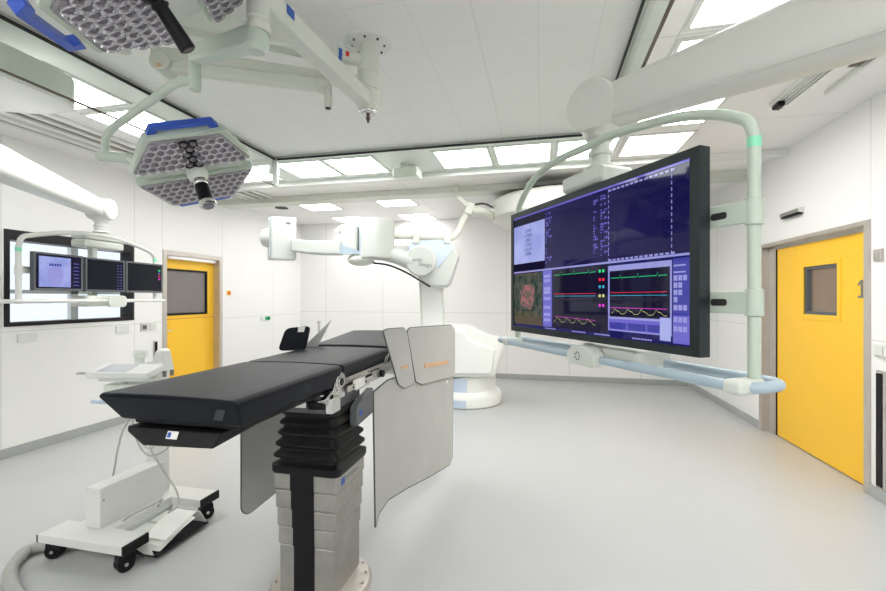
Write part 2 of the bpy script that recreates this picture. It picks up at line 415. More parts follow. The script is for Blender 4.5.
# right yellow sliding door
d2 = thing('door_2', None, None, (XR, 4.92, 0), kind='structure')
mb = MB()
mb.bb(XR-.02, XR+.16, 4.045, 4.095, 0, 2.17); mb.bb(XR-.02, XR+.16, 5.72, 5.79, 0, 2.17); mb.bb(XR-.02, XR+.16, 4.095, 5.72, 2.13, 2.17)
mb.build('door_frame', 'steel_warm', d2, world=True, bevel=.003)
MB().bb(XR+.06, XR+.17, 5.56, 5.72, 0, 2.12).build('frame_reveal', 'steel_warm', d2, world=True)
MB().bb(XR+.045, XR+.10, 4.095, 5.56, 2.095, 2.13).build('track_cover', 'steel', d2, world=True)
mb = MB(); xa, xb = XR+.06, XR+.11
wy0, wy1, wz0, wz1 = 4.54, 5.04, 1.39, 1.86
mb.bb(xa, xb, 4.095, wy0, .012, 2.095); mb.bb(xa, xb, wy1, 5.545, .012, 2.095); mb.bb(xa, xb, wy0, wy1, .012, wz0); mb.bb(xa, xb, wy0, wy1, wz1, 2.095)
bmesh.ops.remove_doubles(mb.bm, verts=mb.bm.verts, dist=1e-4)
lf = mb.build('door_leaf', 'yellow', d2, world=True)
mb = MB()
for (a, b, c_, d_) in ((wy0-.05, wy0, wz0-.05, wz1+.05), (wy1, wy1+.05, wz0-.05, wz1+.05), (wy0, wy1, wz0-.05, wz0), (wy0, wy1, wz1, wz1+.05)): mb.bb(xa-.008, xa+.01, a, b, c_, d_)
mb.build('vision_surround', 'yellow', lf, world=True, bevel=.003)
mb = MB()
for (a, b, c_, d_) in ((wy0, wy0+.03, wz0, wz1), (wy1-.03, wy1, wz0, wz1), (wy0+.03, wy1-.03, wz0, wz0+.03), (wy0+.03, wy1-.03, wz1-.03, wz1)): mb.bb(xa+.005, xb, a, b, c_, d_)
mb.build('vision_frame', 'greybezel', lf, world=True)
MB().bb(xb-.02, xb-.015, wy0+.03, wy1-.03, wz0+.03, wz1-.03).build('pane', 'glass', lf, world=True)
MB().bb(xa-.01, xb+.01, 5.545, 5.56, .01, 2.1).build('seal', 'black', d2, world=True)
mb = MB().prism([(-.045, -.075), (.045, -.075), (.045, -.055), (.012, -.055), (.012, .075), (-.012, .075), (-.045, .045), (-.045, .025), (-.012, .05), (-.012, -.055), (-.045, -.055)], (XR+.058, 4.236, 1.625), (0, -1, 0), (0, 0, 1), .003)
mb.build('door_numeral', 'labelgrey', lf, world=True)
# corridor seen through the door window
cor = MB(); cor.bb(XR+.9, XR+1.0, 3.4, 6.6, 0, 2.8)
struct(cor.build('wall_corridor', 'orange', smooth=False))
MB_c = MB(); MB_c.bb(XR+.85, XR+.9, 4.9, 5.15, .0, 2.4)
struct(MB_c.build('trim_corridor', 'white'))
# ------------------------------------------------------------------ wall fittings
def plate(name, label, cat, wall, a, z, w, h, t=.018, mat='white', group=None, inner=None):
    x = XL if wall == 'l' else XR; sg = 1 if wall == 'l' else -1
    root = thing(name, label, cat, (x, a, z-h/2), group=group)
    xs = sorted((x, x+sg*t)); MB().bb(xs[0], xs[1], a-w/2, a+w/2, z-h/2, z+h/2).build('plate', mat, root, world=True, bevel=.003)
    if inner:
        m2, iw, ih = inner; xs = sorted((x+sg*t, x+sg*(t+.006))); MB().bb(xs[0], xs[1], a-iw/2, a+iw/2, z-ih/2, z+ih/2).build('insert', m2, root, world=True, bevel=.001)
    return root
plate('cable_outlet', 'blank white wall plate below the observation window, nearer the left edge', 'wall plate', 'l', 3.29, 1.15, .17, .085)
plate('cable_outlet', 'blank white wall plate below the right end of the observation window', 'wall plate', 'l', 4.30, 1.165, .17, .085)
plate('light_switch', 'square grey switch on the wall left of the small yellow door', 'switch', 'l', 4.595, 1.17, .10, .10, mat='steel', inner=('greybezel', .05, .05))
plate('light_switch', 'square white switch directly beside the grey one left of the yellow door', 'switch', 'l', 4.73, 1.17, .09, .09, inner=('cream', .05, .05))
plate('door_opener_plate', 'upright black elbow switch in silver frame left of the small yellow door', 'elbow switch', 'l', 4.765, .86, .06, .23, mat='steel', inner=('black', .035, .20))
plate('wall_socket', 'small white socket plate on the left wall under the white switch', 'socket', 'l', 4.60, .82, .11, .09)
plate('emergency_button', 'yellow plate with a red mushroom button right of the small yellow door', 'button', 'l', 6.155, 1.635, .075, .075, mat='yellow', inner=('red', .04, .04))
plate('green_exit_switch', 'small green switch beside a white plate on the left wall near the corner', 'switch', 'l', 7.20, 1.168, .13, .065, mat='green_sign', inner=('black', .035, .03))
plate('blank_plate', 'small white plate touching the green switch on the left wall', 'wall plate', 'l', 7.05, 1.168, .11, .065)
plate('door_opener_plate', 'tall black elbow switch in steel frame right of the large yellow door', 'elbow switch', 'r', 3.93, .545, .075, .90, mat='steel', inner=('black', .056, .86))
plate('wall_switch', 'square steel switch on right wall beside top of large yellow door', 'switch', 'r', 3.955, 1.88, .085, .09, mat='steel_warm', inner=('steel', .05, .05))
plate('wall_switch', 'white square light switch on right wall above the tall black elbow switch', 'switch', 'r', 3.93, 1.15, .12, .09, inner=('cream', .07, .07))
mb = MB().prism([(0, 0), (.055, .012), (.055, .05), (.0, .06)], (XR, 4.92, 2.392), (-1, 0, 0), (0, 0, 1), .34)
rt = thing('motion_sensor', 'long silver door sensor bar above the large yellow door', 'sensor', (XR, 5.09, 2.392))
mb.build('housing', 'chrome', rt, world=True, bevel=.004)
MB().bb(XR-.05, XR-.008, 4.93, 5.25, 2.384, 2.396).build('sensor_window', 'black', rt, world=True)
f1 = thing('green_exit_switch', 'small green switch on the far wall seen below the right of the large monitor', 'switch', (2.2, YF, 1.10))
MB().bb(2.15, 2.24, YF-.02, YF, 1.10, 1.17).build('plate', 'green_sign', f1, world=True, bevel=.003)
MB().bb(2.25, 2.36, YF-.015, YF, 1.10, 1.17).build('insert', 'white', f1, world=True, bevel=.003)
f2 = thing('wall_socket', 'white socket plate low on the far wall near the right corner', 'socket', (2.38, YF, .25))
MB().bb(2.34, 2.42, YF-.02, YF, .25, .40).build('plate', 'white', f2, world=True, bevel=.003)

# ------------------------------------------------------------------ ceiling lights
def make_light(w, l):
    root = thing('ceiling_light', None, 'ceiling light', (0, 0, ZC))
    mb = MB(); t = .03
    mb.bb(-w/2-t, -w/2, -l/2-t, l/2+t, -.012, 0); mb.bb(w/2, w/2+t, -l/2-t, l/2+t, -.012, 0); mb.bb(-w/2, w/2, -l/2-t, -l/2, -.012, 0); mb.bb(-w/2, w/2, l/2, l/2+t, -.012, 0)
    mb.build('frame', 'white', root, bevel=.002)
    MB().bb(-w/2, w/2, -l/2, l/2, -.006, -.001).build('diffuser', 'lamp', root)
    return root
LG = {'far row': 'square lit ceiling panels of the two far rows'}
lights = [
 (-3.69, 6.69, 'lit ceiling panel beyond the beam, just right of the round black ceiling hole'),
 (-2.31, 6.66, 'lit ceiling panel just beyond the beam, above the robot tube housing'),
 (-3.69, 7.98, 'farthest lit ceiling panel on the left, right behind the robot detector arm'),
 (-2.33, 7.98, 'farthest lit ceiling panel against the far wall above the robot'),
 (-3.60, 4.76, 'lit panel seen through the corner of the glass skirt, left of the corner post'),
 (-2.75, 4.75, 'first lit panel right of the glass skirt corner post'),
 (-2.12, 4.75, 'second lit panel right of the glass skirt corner post'),
 (-.84, 4.76, 'lit panel behind the glass skirt, directly right of the ceiling projector box'),
 (-.19, 4.76, 'lit panel behind the glass skirt, left of the thin curved monitor tube'),
 (.46, 4.76, 'lit panel behind the glass skirt, under the round joint of the big arm'),
 (1.12, 4.76, 'lit panel over the large monitor, lower of the pair below the big arm'),
 (1.12, 3.95, 'lit panel over the large monitor, upper of the pair below the big arm'),
 (1.12, 3.17, 'lit panel mostly hidden above the big white arm, only a thin sliver showing'),
 (1.12, 2.45, 'large lit panel at the top edge of the picture above the big white arm'),
 (-3.52, 3.20, 'lit panel left of the glass skirt, behind the bent lamp tube'),
 (-3.52, 2.50, 'lit panel left of the glass skirt, at the end of the white boom housing'),
]
L0 = make_light(.56, .58)
L0.location = (lights[0][0], lights[0][1], ZC); tag(L0, lights[0][2], group='lit ceiling panels')
for x, y, lb in lights[1:]:
    o = copy_tree(L0); o.location = (x, y, ZC); o['label'] = lb
k = 0
for x in (-3.5, 1.12):
    for y in (1.7, 1.0, .2, -.6, -1.4):
        if y > .9: continue
        o = copy_tree(L0); o.location = (x, y, ZC); o['label'] = 'lit ceiling panel behind the viewpoint, above the near half of the room'; k += 1
for x in (-2.7, -1.9, -1.1, -.3, .4):
    o = copy_tree(L0); o.location = (x, -1.4, ZC); o['label'] = 'lit ceiling panel behind the viewpoint, above the near half of the room'

# laminar flow canopy with glass skirts
CX0, CX1, CY0, CY1, CZ = -2.86, .52, .6, 4.22, 2.80
can = thing('laminar_airflow_canopy', 'large white tiled airflow ceiling field edged by hanging glass skirts', 'airflow ceiling', ((CX0+CX1)/2, (CY0+CY1)/2, ZC))
MB().bb(CX0, CX1, CY0, CY1, ZC-.012, ZC-.001).build('tile_field', 'laminar', can, world=True)
mb = MB(); t = .03
for (a, b, c_, d_) in ((CX0-t, CX0, CY0-t, CY1+t), (CX1, CX1+t, CY0-t, CY1+t), (CX0, CX1, CY1, CY1+t), (CX0, CX1, CY0-t, CY0)): mb.bb(a, b, c_, d_, ZC-.035, ZC-.001)
mb.build('top_rail', 'silverframe', can, world=True, bevel=.002)
mb = MB()
for (a, b, c_, d_) in ((CX0+.001, CX0+.012, CY0, CY1), (CX1-.012, CX1-.001, CY0, CY1), (CX0, CX1, CY1-.012, CY1-.001)): mb.bb(a, b, c_, d_, ZC-.055, ZC-.036)
mb.build('dark_gasket', 'dark', can, world=True)
for (a, b, c_, d_) in ((CX0-.02, CX0-.012, CY0, CY1), (CX1+.012, CX1+.02, CY0, CY1), (CX0, CX1, CY1+.012, CY1+.02)):
    MB().bb(a, b, c_, d_, CZ, ZC-.036).build('glass_skirt', 'skirtglass', can, world=True)
for (a, b, c_, d_) in ((CX0-.024, CX0-.008, CY0, CY1), (CX1+.008, CX1+.024, CY0, CY1)):
    MB().bb(a, b, c_, d_, CZ-.010, CZ).build('bottom_rail', 'brown', can, world=True, bevel=.001)
for (x, y) in ((CX0, CY1), (CX1, CY1)):
    MB().bb(x-.028, x+.028, y-.02, y+.028, CZ-.02, ZC-.036).build('corner_post', 'silverframe', can, world=True, bevel=.003)
for i in range(8): MB().cyl((CX0+.3+i*.42, CY1-.012, ZC-.02), (CX0+.3+i*.42, CY1+.0, ZC-.02), .012, n=10).build('clip', 'steel', can, world=True)
for i in range(7): MB().cyl((CX0, CY0+.4+i*.5, ZC-.02), (CX0+.012, CY0+.4+i*.5, ZC-.02), .012, n=10).build('clip', 'steel', can, world=True)


# ceiling beam and rails
struct(MB().bb(XL, XR, 5.92, 6.20, 3.03, ZC).build('trim_1', 'armgreen', bevel=.006))
struct(MB().bb(XL, XR, 5.20, 5.32, 3.06, ZC).build('trim_2', 'white', bevel=.004))
def track(n, x0, x1, y0, y1):
    w = x1-x0; root = thing('trim_%d' % n, None, None, ((x0+x1)/2, (y0+y1)/2, ZC), kind='structure')
    mb = MB()
    for a in (0, .18, .42, .66, .88): mb.bb(x0+w*a, x0+w*(a+.10), y0, y1, ZC-.03, ZC)
    mb.build('rail_flange', 'white', root, world=True, bevel=.002)
    mb = MB()
    for a in (.10, .52, .76): mb.bb(x0+w*a, x0+w*(a+(.08 if a < .6 else .12)), y0, y1, ZC-.010, ZC)
    mb.build('rail_slot', 'brown', root, world=True)
track(3, -4.66, -4.02, -2.0, 5.9)
track(4, 1.80, 1.93, 2.0, 3.97)
rt = thing('rail_trolley', 'dark wheeled carriage end in the ceiling track above the large yellow door', 'rail carriage', (1.86, 3.86, 3.05))
MB().box((1.83, 3.90, 3.07), (.05, .10, .04)).build('housing', 'black', rt, world=True, bevel=.01)
mb = MB(); mb.cyl((1.82, 3.95, 3.07), (1.82, 3.96, 3.07), .014); mb.cyl((1.87, 3.94, 3.07), (1.87, 3.99, 3.07), .012); mb.build('roller', 'chrome', rt, world=True)
rt = thing('ceiling_flap', 'open ceiling flap with brown underside above the large yellow door', 'ceiling flap', (2.06, 3.4, 3.05))
MB().bb(2.10, 2.13, 2.5, 3.83, 3.09, ZC).build('edge_strip', 'white', rt, world=True, bevel=.003)
MB().quad([(2.0, 3.2, ZC-.008), (2.09, 2.9, ZC-.008), (2.09, 3.45, ZC-.008), (2.02, 3.45, ZC-.008)]).build('opening', 'brown', rt, world=True)
rt = thing('ceiling_downlight', 'round black hole of a ceiling downlight near the left wall', 'downlight', (-4.40, 6.67, ZC))
MB().lathe((-4.40, 6.67, ZC-.008), (0, 0, 1), [(.11, 0), (.11, .008), (.10, .008)]).build('recess', 'dark', rt, world=True)
rt = thing('ceiling_projector', 'small white ceiling camera box on a round mount behind the glass skirt', 'camera', (-1.55, 4.72, 2.9))
MB().lathe((-1.52, 4.80, ZC), (0, 0, -1), [(.08, 0), (.08, .03), (.045, .04), (.045, .07)]).build('mount', 'white', rt, world=True)
MB().box((-1.52, 4.80, 3.0), (.30, .20, .11)).build('housing', 'cream', rt, world=True, bevel=.02, seg=3)
MB().box((-1.50, 4.69, 3.0), (.18, .02, .05)).build('grille', 'armgreen', rt, world=True, bevel=.005)

# ------------------------------------------------------------------ operating table
tb = thing('operating_table', 'operating table with three black padded sections on a steel pedestal column', 'operating table', (-1.16, 2.12, 0))
TX, HW = -1.295, .297
def pad(name, y0, y1, z0a, z0b, th=.105, wedge=0.0, x0=None, x1=None, far_in=0):
    x0 = TX-HW if x0 is None else x0; x1 = TX+HW if x1 is None else x1
    mb = MB(); rings = []
    n = 8
    for i in range(n+1):
        t = i/n; y = y0+(y1-y0)*t; zt = z0a+(z0b-z0a)*t
        ins = .03 if i not in (0, n) else .04
        yb = y + (wedge*(1-min(1, t*2)))
        rings.append([(x0, y, zt-.018), (x0+.02, y, zt-.003), (x0+.10, y, zt), ((x0+x1)/2, y, zt+.003), (x1-.10, y, zt), (x1-.02, y, zt-.003), (x1, y, zt-.018), (x1-.035, yb, zt-th), (x0+.035, yb, zt-th)])
    mb.loft(rings)
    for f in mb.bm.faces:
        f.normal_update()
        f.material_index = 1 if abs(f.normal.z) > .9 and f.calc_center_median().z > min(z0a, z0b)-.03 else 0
    o = mb.build(name, ['vinyl', 'vinyl_lit_top'], tb, world=True, bevel=.012, seg=3)
    return o
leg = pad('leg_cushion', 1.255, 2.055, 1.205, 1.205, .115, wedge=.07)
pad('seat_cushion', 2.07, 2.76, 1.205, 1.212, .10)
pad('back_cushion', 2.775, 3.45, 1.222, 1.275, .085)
# sewn side flap fold and label
put(MB(), (0, 0, 0), (1, 0, 0), (0, 1, 0))
lab = put(MB().bb(-.018, .018, -.022, .022, 0, .001), (TX+.215, 1.275, 1.15), (1, 0, 0), (0, .45, 1)); 
lab.build('embossed_mark', 'bezel', leg, world=True)
MB().bb(TX-.24, TX+.24, 1.36, 2.05, 1.068, 1.092).build('leg_plate', 'black', tb, world=True, bevel=.004)
MB().bb(TX-.235, TX+.235, 2.06, 2.76, 1.075, 1.105).build('seat_plate', 'black', tb, world=True, bevel=.004)
MB().box((TX, 3.10, 1.145), (.46, .66, .02), rot(rx=4.5)).build('back_plate', 'black', tb, world=True, bevel=.004)
# black tray hanging under the near end
tr = MB(); tr.loft([[(TX-.25, 1.335, 1.062), (TX+.17, 1.335, 1.062), (TX+.155, 1.31, 1.01), (TX-.15, 1.31, 1.0), (TX-.245, 1.33, 1.04)],
                    [(TX-.25, 1.62, 1.068), (TX+.17, 1.62, 1.068), (TX+.155, 1.60, 1.03), (TX-.15, 1.60, 1.01), (TX-.245, 1.6, 1.05)]])
tray = tr.build('leg_section_motor', 'black', tb, world=True, bevel=.008)
put(MB().bb(-.024, .024, -.014, .014, 0, .001), (TX-.03, 1.324, 1.044), (1, 0, 0), (0, .45, 1)).build('sticker', 'paper', tray, world=True)
put(MB().bb(-.020, -.006, -.009, .009, .001, .002), (TX-.03, 1.324, 1.044), (1, 0, 0), (0, .45, 1)).build('sticker_mark', 'bluelabel', tray, world=True)
# pedestal
cx0, cx1, cy0, cy1 = -1.335, -.985, 1.955, 2.30
zs = [.665, .572, .475, .38, .285, 0.03]
sleeves = []
for i in range(5):
    ins = .005*i
    MB().bb(cx0+ins, cx1-ins, cy0+ins, cy1-ins, zs[i+1], zs[i]).build('telescopic_sleeve', 'castmetal', tb, world=True, bevel=.010, seg=3)
    if i < 5:
        MB().bb(cx0+.095+ins*.5, cx1-.125-ins*.3, cy0+ins-.004, cy0+ins+.01, zs[i+1]+.001, zs[i]-.001).build('black_front_strip', 'black', tb, world=True)
st = MB(); st.bb(cx0+.034, cx0+.09, cy0+.025, cy0+.029, .10, .255); o = st.build('data_plate', 'paper', tb, world=True)
MB().bb(cx0+.038, cx0+.055, cy0+.0235, cy0+.0255, .185, .205).build('green_mark', 'green_sign', o, world=True)
MB().bb(cx0+.064, cx0+.082, cy0+.0235, cy0+.0255, .18, .20).build('blue_mark', 'bluelabel', o, world=True)
mb = MB()
for z, a, b in ((.235, .038, .075), (.225, .038, .065), (.165, .04, .085), (.155, .04, .08), (.13, .04, .06), (.12, .04, .085)): mb.bb(cx0+a, cx0+b, cy0+.0235, cy0+.0255, z, z+.003)
mb.build('data_lines', 'labelgrey', o, world=True)
o = MB().bb(cx1-.0005, cx1+.002, cy0+.05, cy0+.09, .60, .635).build('blue_badge', 'bluelabel', tb, world=True)
mb = MB(); mb.bb(cx1, cx1+.0015, cy0+.10, cy0+.22, .622, .628); mb.bb(cx1, cx1+.0015, cy0+.10, cy0+.26, .610, .614)
mb.build('badge_lettering', 'labelgrey', tb, world=True)
MB().lathe((-1.16, 2.13, 0), (0, 0, 1), [(.268, 0), (.268, .012), (.256, .03), (.20, .045), (.18, .045)], n=48).build('floor_ring', 'steel_warm', tb, world=True, bevel=0)
for i in range(16):
    a = 2*PI*i/16; MB().cyl((-1.16+.235*math.cos(a), 2.13+.235*math.sin(a), .03), (-1.16+.235*math.cos(a), 2.13+.235*math.sin(a), .042), .008, n=8).build('ring_bolt', 'castmetal', tb, world=True)

# bellows
mb = MB(); fz = .66; prof = []
def rrect(x0, x1, y0, y1, r, z, n=4):
    return [(p[0], p[1], z) for p in rpoly([(x0, y0), (x1, y0), (x1, y1), (x0, y1)], r, n)]
rings = []
folds = [(.66, .012), (.672, .016), (.700, .016), (.712, -.012), (.725, -.014), (.74, .010), (.752, .010), (.772, -.012), (.782, -.014), (.797, .004), (.809, .004), (.829, -.018), (.838, -.02), (.852, -.004), (.864, -.004), (.882, -.024), (.892, -.026), (.905, -.010), (.917, -.012), (.932, -.03), (.94, -.03), (.952, -.02), (.962, -.022), (.98, -.03)]
for z, e in folds: rings.append(rrect(cx0-e, cx1+e, cy0-e, cy1+e, .04, z))
mb.loft(rings); mb.build('rubber_bellows', 'rubber', tb, world=True, angle=60)
# head of the column and rails
MB().bb(-1.30, -1.02, 1.93, 2.32, .975, 1.075).build('column_head', 'greybezel', tb, world=True, bevel=.01)
mb = MB(); mb.bb(-1.26, -1.12, 1.90, 1.935, 1.01, 1.045); mb.bb(-1.06, -1.035, 1.905, 1.93, 1.0, 1.05); mb.bb(-1.34, -1.27, 1.905, 1.94, 1.0, 1.03); mb.bb(-1.02, -.985, 1.91, 2.0, .985, 1.06); mb.build('front_latch', 'chrome', tb, world=True, bevel=.004)
mb = MB(); mb.bb(-1.11, -1.03, 1.898, 1.925, 1.005, 1.04); mb.build('latch_socket', 'black', tb, world=True, bevel=.003)
mb = MB(); mb.cyl((-1.43, 1.96, 1.03), (-1.36, 1.96, 1.03), .028); mb.cyl((-1.36, 1.96, 1.03), (-1.30, 1.96, 1.03), .015); mb.build('release_knob', 'black', tb, world=True, bevel=.003)
RX = TX+HW-.045
for sx in (-1, 1):
    x = TX+sx*(HW-.03)
    mb = MB(); mb.bb(x-.008, x+.008, 2.14, 2.72, 1.085, 1.12); mb.bb(x-.008, x+.008, 2.80, 3.40, 1.13, 1.16)
    for y in (2.2, 2.45, 2.68): mb.bb(x-sx*.02-.012, x-sx*.02+.012, y-.015, y+.015, 1.09, 1.115)
    mb.build('side_rail', 'steel', tb, world=True, bevel=.003)
for y, zc in ((2.06, 1.115), (2.765, 1.135)):
    for sx in (-1, 1):
        x = TX+sx*(HW-.028)
        mb = MB(); mb.cyl((x-.012, y, zc), (x+.014, y, zc), .052, n=30); mb.cyl((x+.014, y, zc), (x+.018, y, zc), .030, n=24)
        mb.prism([(y-.09, zc-.05), (y+.09, zc-.05), (y+.05, zc+.01), (y-.05, zc+.01)], (x-.012, 0, 0), (0, 1, 0), (0, 0, 1), .02)
        jd = mb.build('joint_disc', 'chrome', tb, world=True, bevel=.003)
        MB().cyl((x+.0135, y, zc), (x+.0195, y, zc), .020, n=24).build('joint_cap', 'black', jd, world=True)
        mb = MB(); mb.lathe((x-.014, y, zc), (1, 0, 0), [(.060, 0), (.060, .020)], n=30); mb.build('rubber_ring', 'black', jd, world=True)
mb = MB(); mb.bb(RX-.02, RX+.035, 1.93, 2.10, 1.03, 1.075); mb.prism([(1.88, 1.06), (1.96, 1.09), (1.99, 1.02), (1.93, 1.0)], (RX+.01, 0, 0), (0, 1, 0), (0, 0, 1), .025); mb.build('leg_joint_bracket', 'chrome', tb, world=True, bevel=.005)
mb = MB(); mb.bb(RX+.01, RX+.05, 2.20, 2.40, 1.035, 1.075); mb.bb(RX+.01, RX+.06, 2.42, 2.56, 1.05, 1.11); mb.build('rail_clamp', 'chrome', tb, world=True, bevel=.005)
mb = MB(); mb.bb(RX+.045, RX+.053, 2.10, 2.66, 1.052, 1.082); mb.build('lower_rail', 'steel', tb, world=True, bevel=.002)
for yy in (2.16, 2.24, 2.33): MB().cyl((RX+.052, yy, 1.067), (RX+.056, yy, 1.067), .006, n=10).build('rail_screw', 'black', tb, world=True)
MB().bb(RX+.04, RX+.062, 2.18, 2.30, 1.05, 1.10).build('label_block', 'paper', tb, world=True, bevel=.003)
mb = MB(); mb.cyl((RX+.06, 2.50, 1.085), (RX+.10, 2.50, 1.085), .022); mb.build('clamp_knob', 'black', tb, world=True, bevel=.004)
mb = MB().prism(rpoly([(0, 0), (.24, .02), (.24, .17), (.03, .12), (0, .10)], .02), (RX+.045, 2.13, .86), (0, 1, 0), (0, 0, 1), .04)
o = mb.build('control_box', 'greybezel', tb, world=True, bevel=.006)
MB().bb(RX+.085, RX+.088, 2.17, 2.20, .91, .94).build('blue_badge', 'bluelabel', o, world=True)

# flat arm-shaped black pad on the far left side
hr = thing('side_support_pad', 'black upright side pad clipped to the far left edge of the table', 'support pad', (-1.62, 2.72, 1.20))
u = Vector((.93, .37, 0)); w = Vector((.12, .0, 1))
poly = rpoly([(-.12, 0), (.06, 0), (.075, .165), (-.085, .15)], .035)
MB().prism(poly, (-1.60, 2.60, 1.20), u, w, .022).build('pad', 'vinyl', hr, world=True, bevel=.006)
MB().prism([(-.0, .13), (.04, .13), (.045, .165), (.0, .165)], Vector((-1.605, 2.60, 1.195))+u.cross(w)*.0225, u, w, .001).build('sticker', 'paper', hr, world=True)
mb = MB(); mb.cyl((-1.60, 2.9, 1.17), (-1.66, 3.0, 1.36), .008); mb.ball((-1.66, 3.0, 1.365), .014); mb.build('rod', 'steel', hr, world=True)
MB().prism([(0, 0), (.10, .0), (.20, .20)], (-1.62, 2.7, 1.20), (.93, .37, 0), (0, 0, 1), .004).build('clear_sheet', 'lead', hr, world=True)

# lead curtain and pads on the right of the table
LP0, LD = Vector((-.98, 2.41, 0)), Vector((.1606, .9870, 0)); LN = Vector((-.9870, .1606, 0))
def curtain(pts, name, root, off=0., th=.008, wave=0., r=.02, mat='lead', pipe=.0055):
    pts2 = rpoly(pts, r, 4); mb = MB()
    P = lambda p, o: LP0+LD*p[0]+Vector((0, 0, p[1]))-LN*(off+o+wave*math.sin(p[0]*7)*(1.1-p[1]))
    # triangulated sheet: grid clipped by polygon is overkill; prism with fan strips
    bm = mb.bm; a = [bm.verts.new(P(p, 0)) for p in pts2]; b = [bm.verts.new(P(p, th)) for p in pts2]; n = len(pts2)
    for i in range(n): mb.face([a[i], a[(i+1) % n], b[(i+1) % n], b[i]])
    mb.face(a[::-1]); mb.face(b)
    o = mb.build(name, mat, root, world=True)
    if pipe:
        m2 = MB(); m2.tube([P(p, th*.5) for p in pts2], pipe, n=8, closed=True); m2.build('edge_piping', 'piping', o, world=True)
    return o
sh = thing('lead_curtain', 'grey lead curtain with curved hem hanging on the table side away from the robot', 'radiation shield', (-.9, 2.8, .15))
sh['label'] = 'large grey lead curtain with curved hem, right side of the table'
cpts = [(-0.002, 0.989), (0.022, 0.167), (0.062, 0.232), (0.172, 0.269), (0.443, 0.234), (0.848, 0.162), (1.256, 0.105), (1.319, 0.149), (1.344, 0.858), (1.073, 1.02), (0.172, 1.03)]
o = curtain(cpts, 'curtain', sh, r=.012)
MB().bb(-.985, -.965, 2.42, 2.80, 1.075, 1.105).build('hanging_rail', 'steel', sh, world=True, bevel=.002)
mb = MB()
for q in ((1.185, 0.838),):
    p = LP0+LD*q[0]+Vector((0, 0, q[1]))-LN*.009
    mb.box(p, (.004, .05, .022), rot(rz=-9))
mb.build('sticker', 'paper', o, world=True)
p1 = thing('lead_flap', 'narrow slanted grey lead flap beside the wider one above the curtain', 'radiation shield', (-.95, 2.6, 1.0))
o = curtain([(0.094, 1.346), (0.147, 1.355), (0.373, 1.347), (0.422, 1.302), (0.531, 0.967), (0.515, 0.941), (0.373, 0.94), (0.292, 0.982)], 'panel', p1, off=.009, th=.012, r=.02)
q = (0.377, 1.085); MB().box(LP0+LD*q[0]+Vector((0, 0, q[1]))-LN*.024, (.005, .10, .022), rot(rz=-9)).build('strap', 'tan', o, world=True, bevel=.002)
p2 = thing('lead_flap', 'wide rounded grey lead flap with a tan strap at the top of the curtain', 'radiation shield', (-.85, 3.2, 1.0))
o = curtain([(0.414, 1.323), (0.452, 1.342), (1.256, 1.316), (1.344, 1.266), (1.344, 0.876), (1.256, 0.865), (0.647, 0.917), (0.547, 0.957)], 'panel', p2, off=.012, th=.012, r=.02)
q0, q1 = (0.682, 1.048), (1.162, 1.008)
c0 = LP0+LD*q0[0]+Vector((0, 0, q0[1]))-LN*.027; c1 = LP0+LD*q1[0]+Vector((0, 0, q1[1]))-LN*.027
MB().loft([[c0+Vector((0, 0, -.016)), c0+Vector((0, 0, .016)), c0+Vector((.004, 0, .016)), c0+Vector((.004, 0, -.016))], [c1+Vector((0, 0, -.016)), c1+Vector((0, 0, .016)), c1+Vector((.004, 0, .016)), c1+Vector((.004, 0, -.016))]]).build('strap', 'tan', o, world=True)
# left curtain
sl = thing('lead_curtain', 'smaller grey lead curtain hanging on the left side of the table behind the pedestal', 'radiation shield', (-1.72, 2.5, .2))
mb = MB(); A = Vector((-1.69, 2.12, 0)); D = Vector((-.25, .97, 0)).normalized()
D = Vector((.0, 1, 0)); A = Vector((-1.66, 2.12, 0))
pl = rpoly([(0, 1.08), (.66, 1.08), (.66, .36), (.62, .32), (.06, .295), (.0, .34)], .05, 4)
a = [mb.bm.verts.new(A+D*p[0]+Vector((0, 0, p[1]))) for p in pl]; b = [mb.bm.verts.new(A+D*p[0]+Vector((.008, 0, p[1]))) for p in pl]; n = len(pl)
for i in range(n): mb.face([a[i], a[(i+1) % n], b[(i+1) % n], b[i]])
mb.face(a[::-1]); mb.face(b); o = mb.build('curtain', 'lead', sl, world=True)
MB().tube([A+D*p[0]+Vector((.004, 0, p[1])) for p in pl], .0045, n=8, closed=True).build('edge_piping', 'piping', o, world=True)
# ------------------------------------------------------------------ surgical light mount
CXm, CYm = -1.03, 2.46
mt = thing('surgical_light_mount', 'pale ceiling column with three swivel arms that carry the surgical lights', 'ceiling mount', (CXm, CYm, ZC))
mb = MB().lathe((CXm, CYm, ZC-.012), (0, 0, -1), [(.14, 0), (.14, .012), (.135, .016), (.05, .016)], n=40); fl = mb.build('ceiling_flange', 'white', mt, world=True)
mb = MB()
for i in range(8):
    a = 2*PI*i/8+.2; MB().cyl((CXm+.10*math.cos(a), CYm+.10*math.sin(a), ZC-.028), (CXm+.10*math.cos(a), CYm+.10*math.sin(a), ZC-.036), .0075, n=8).build('bolt', 'brown', fl, world=True)

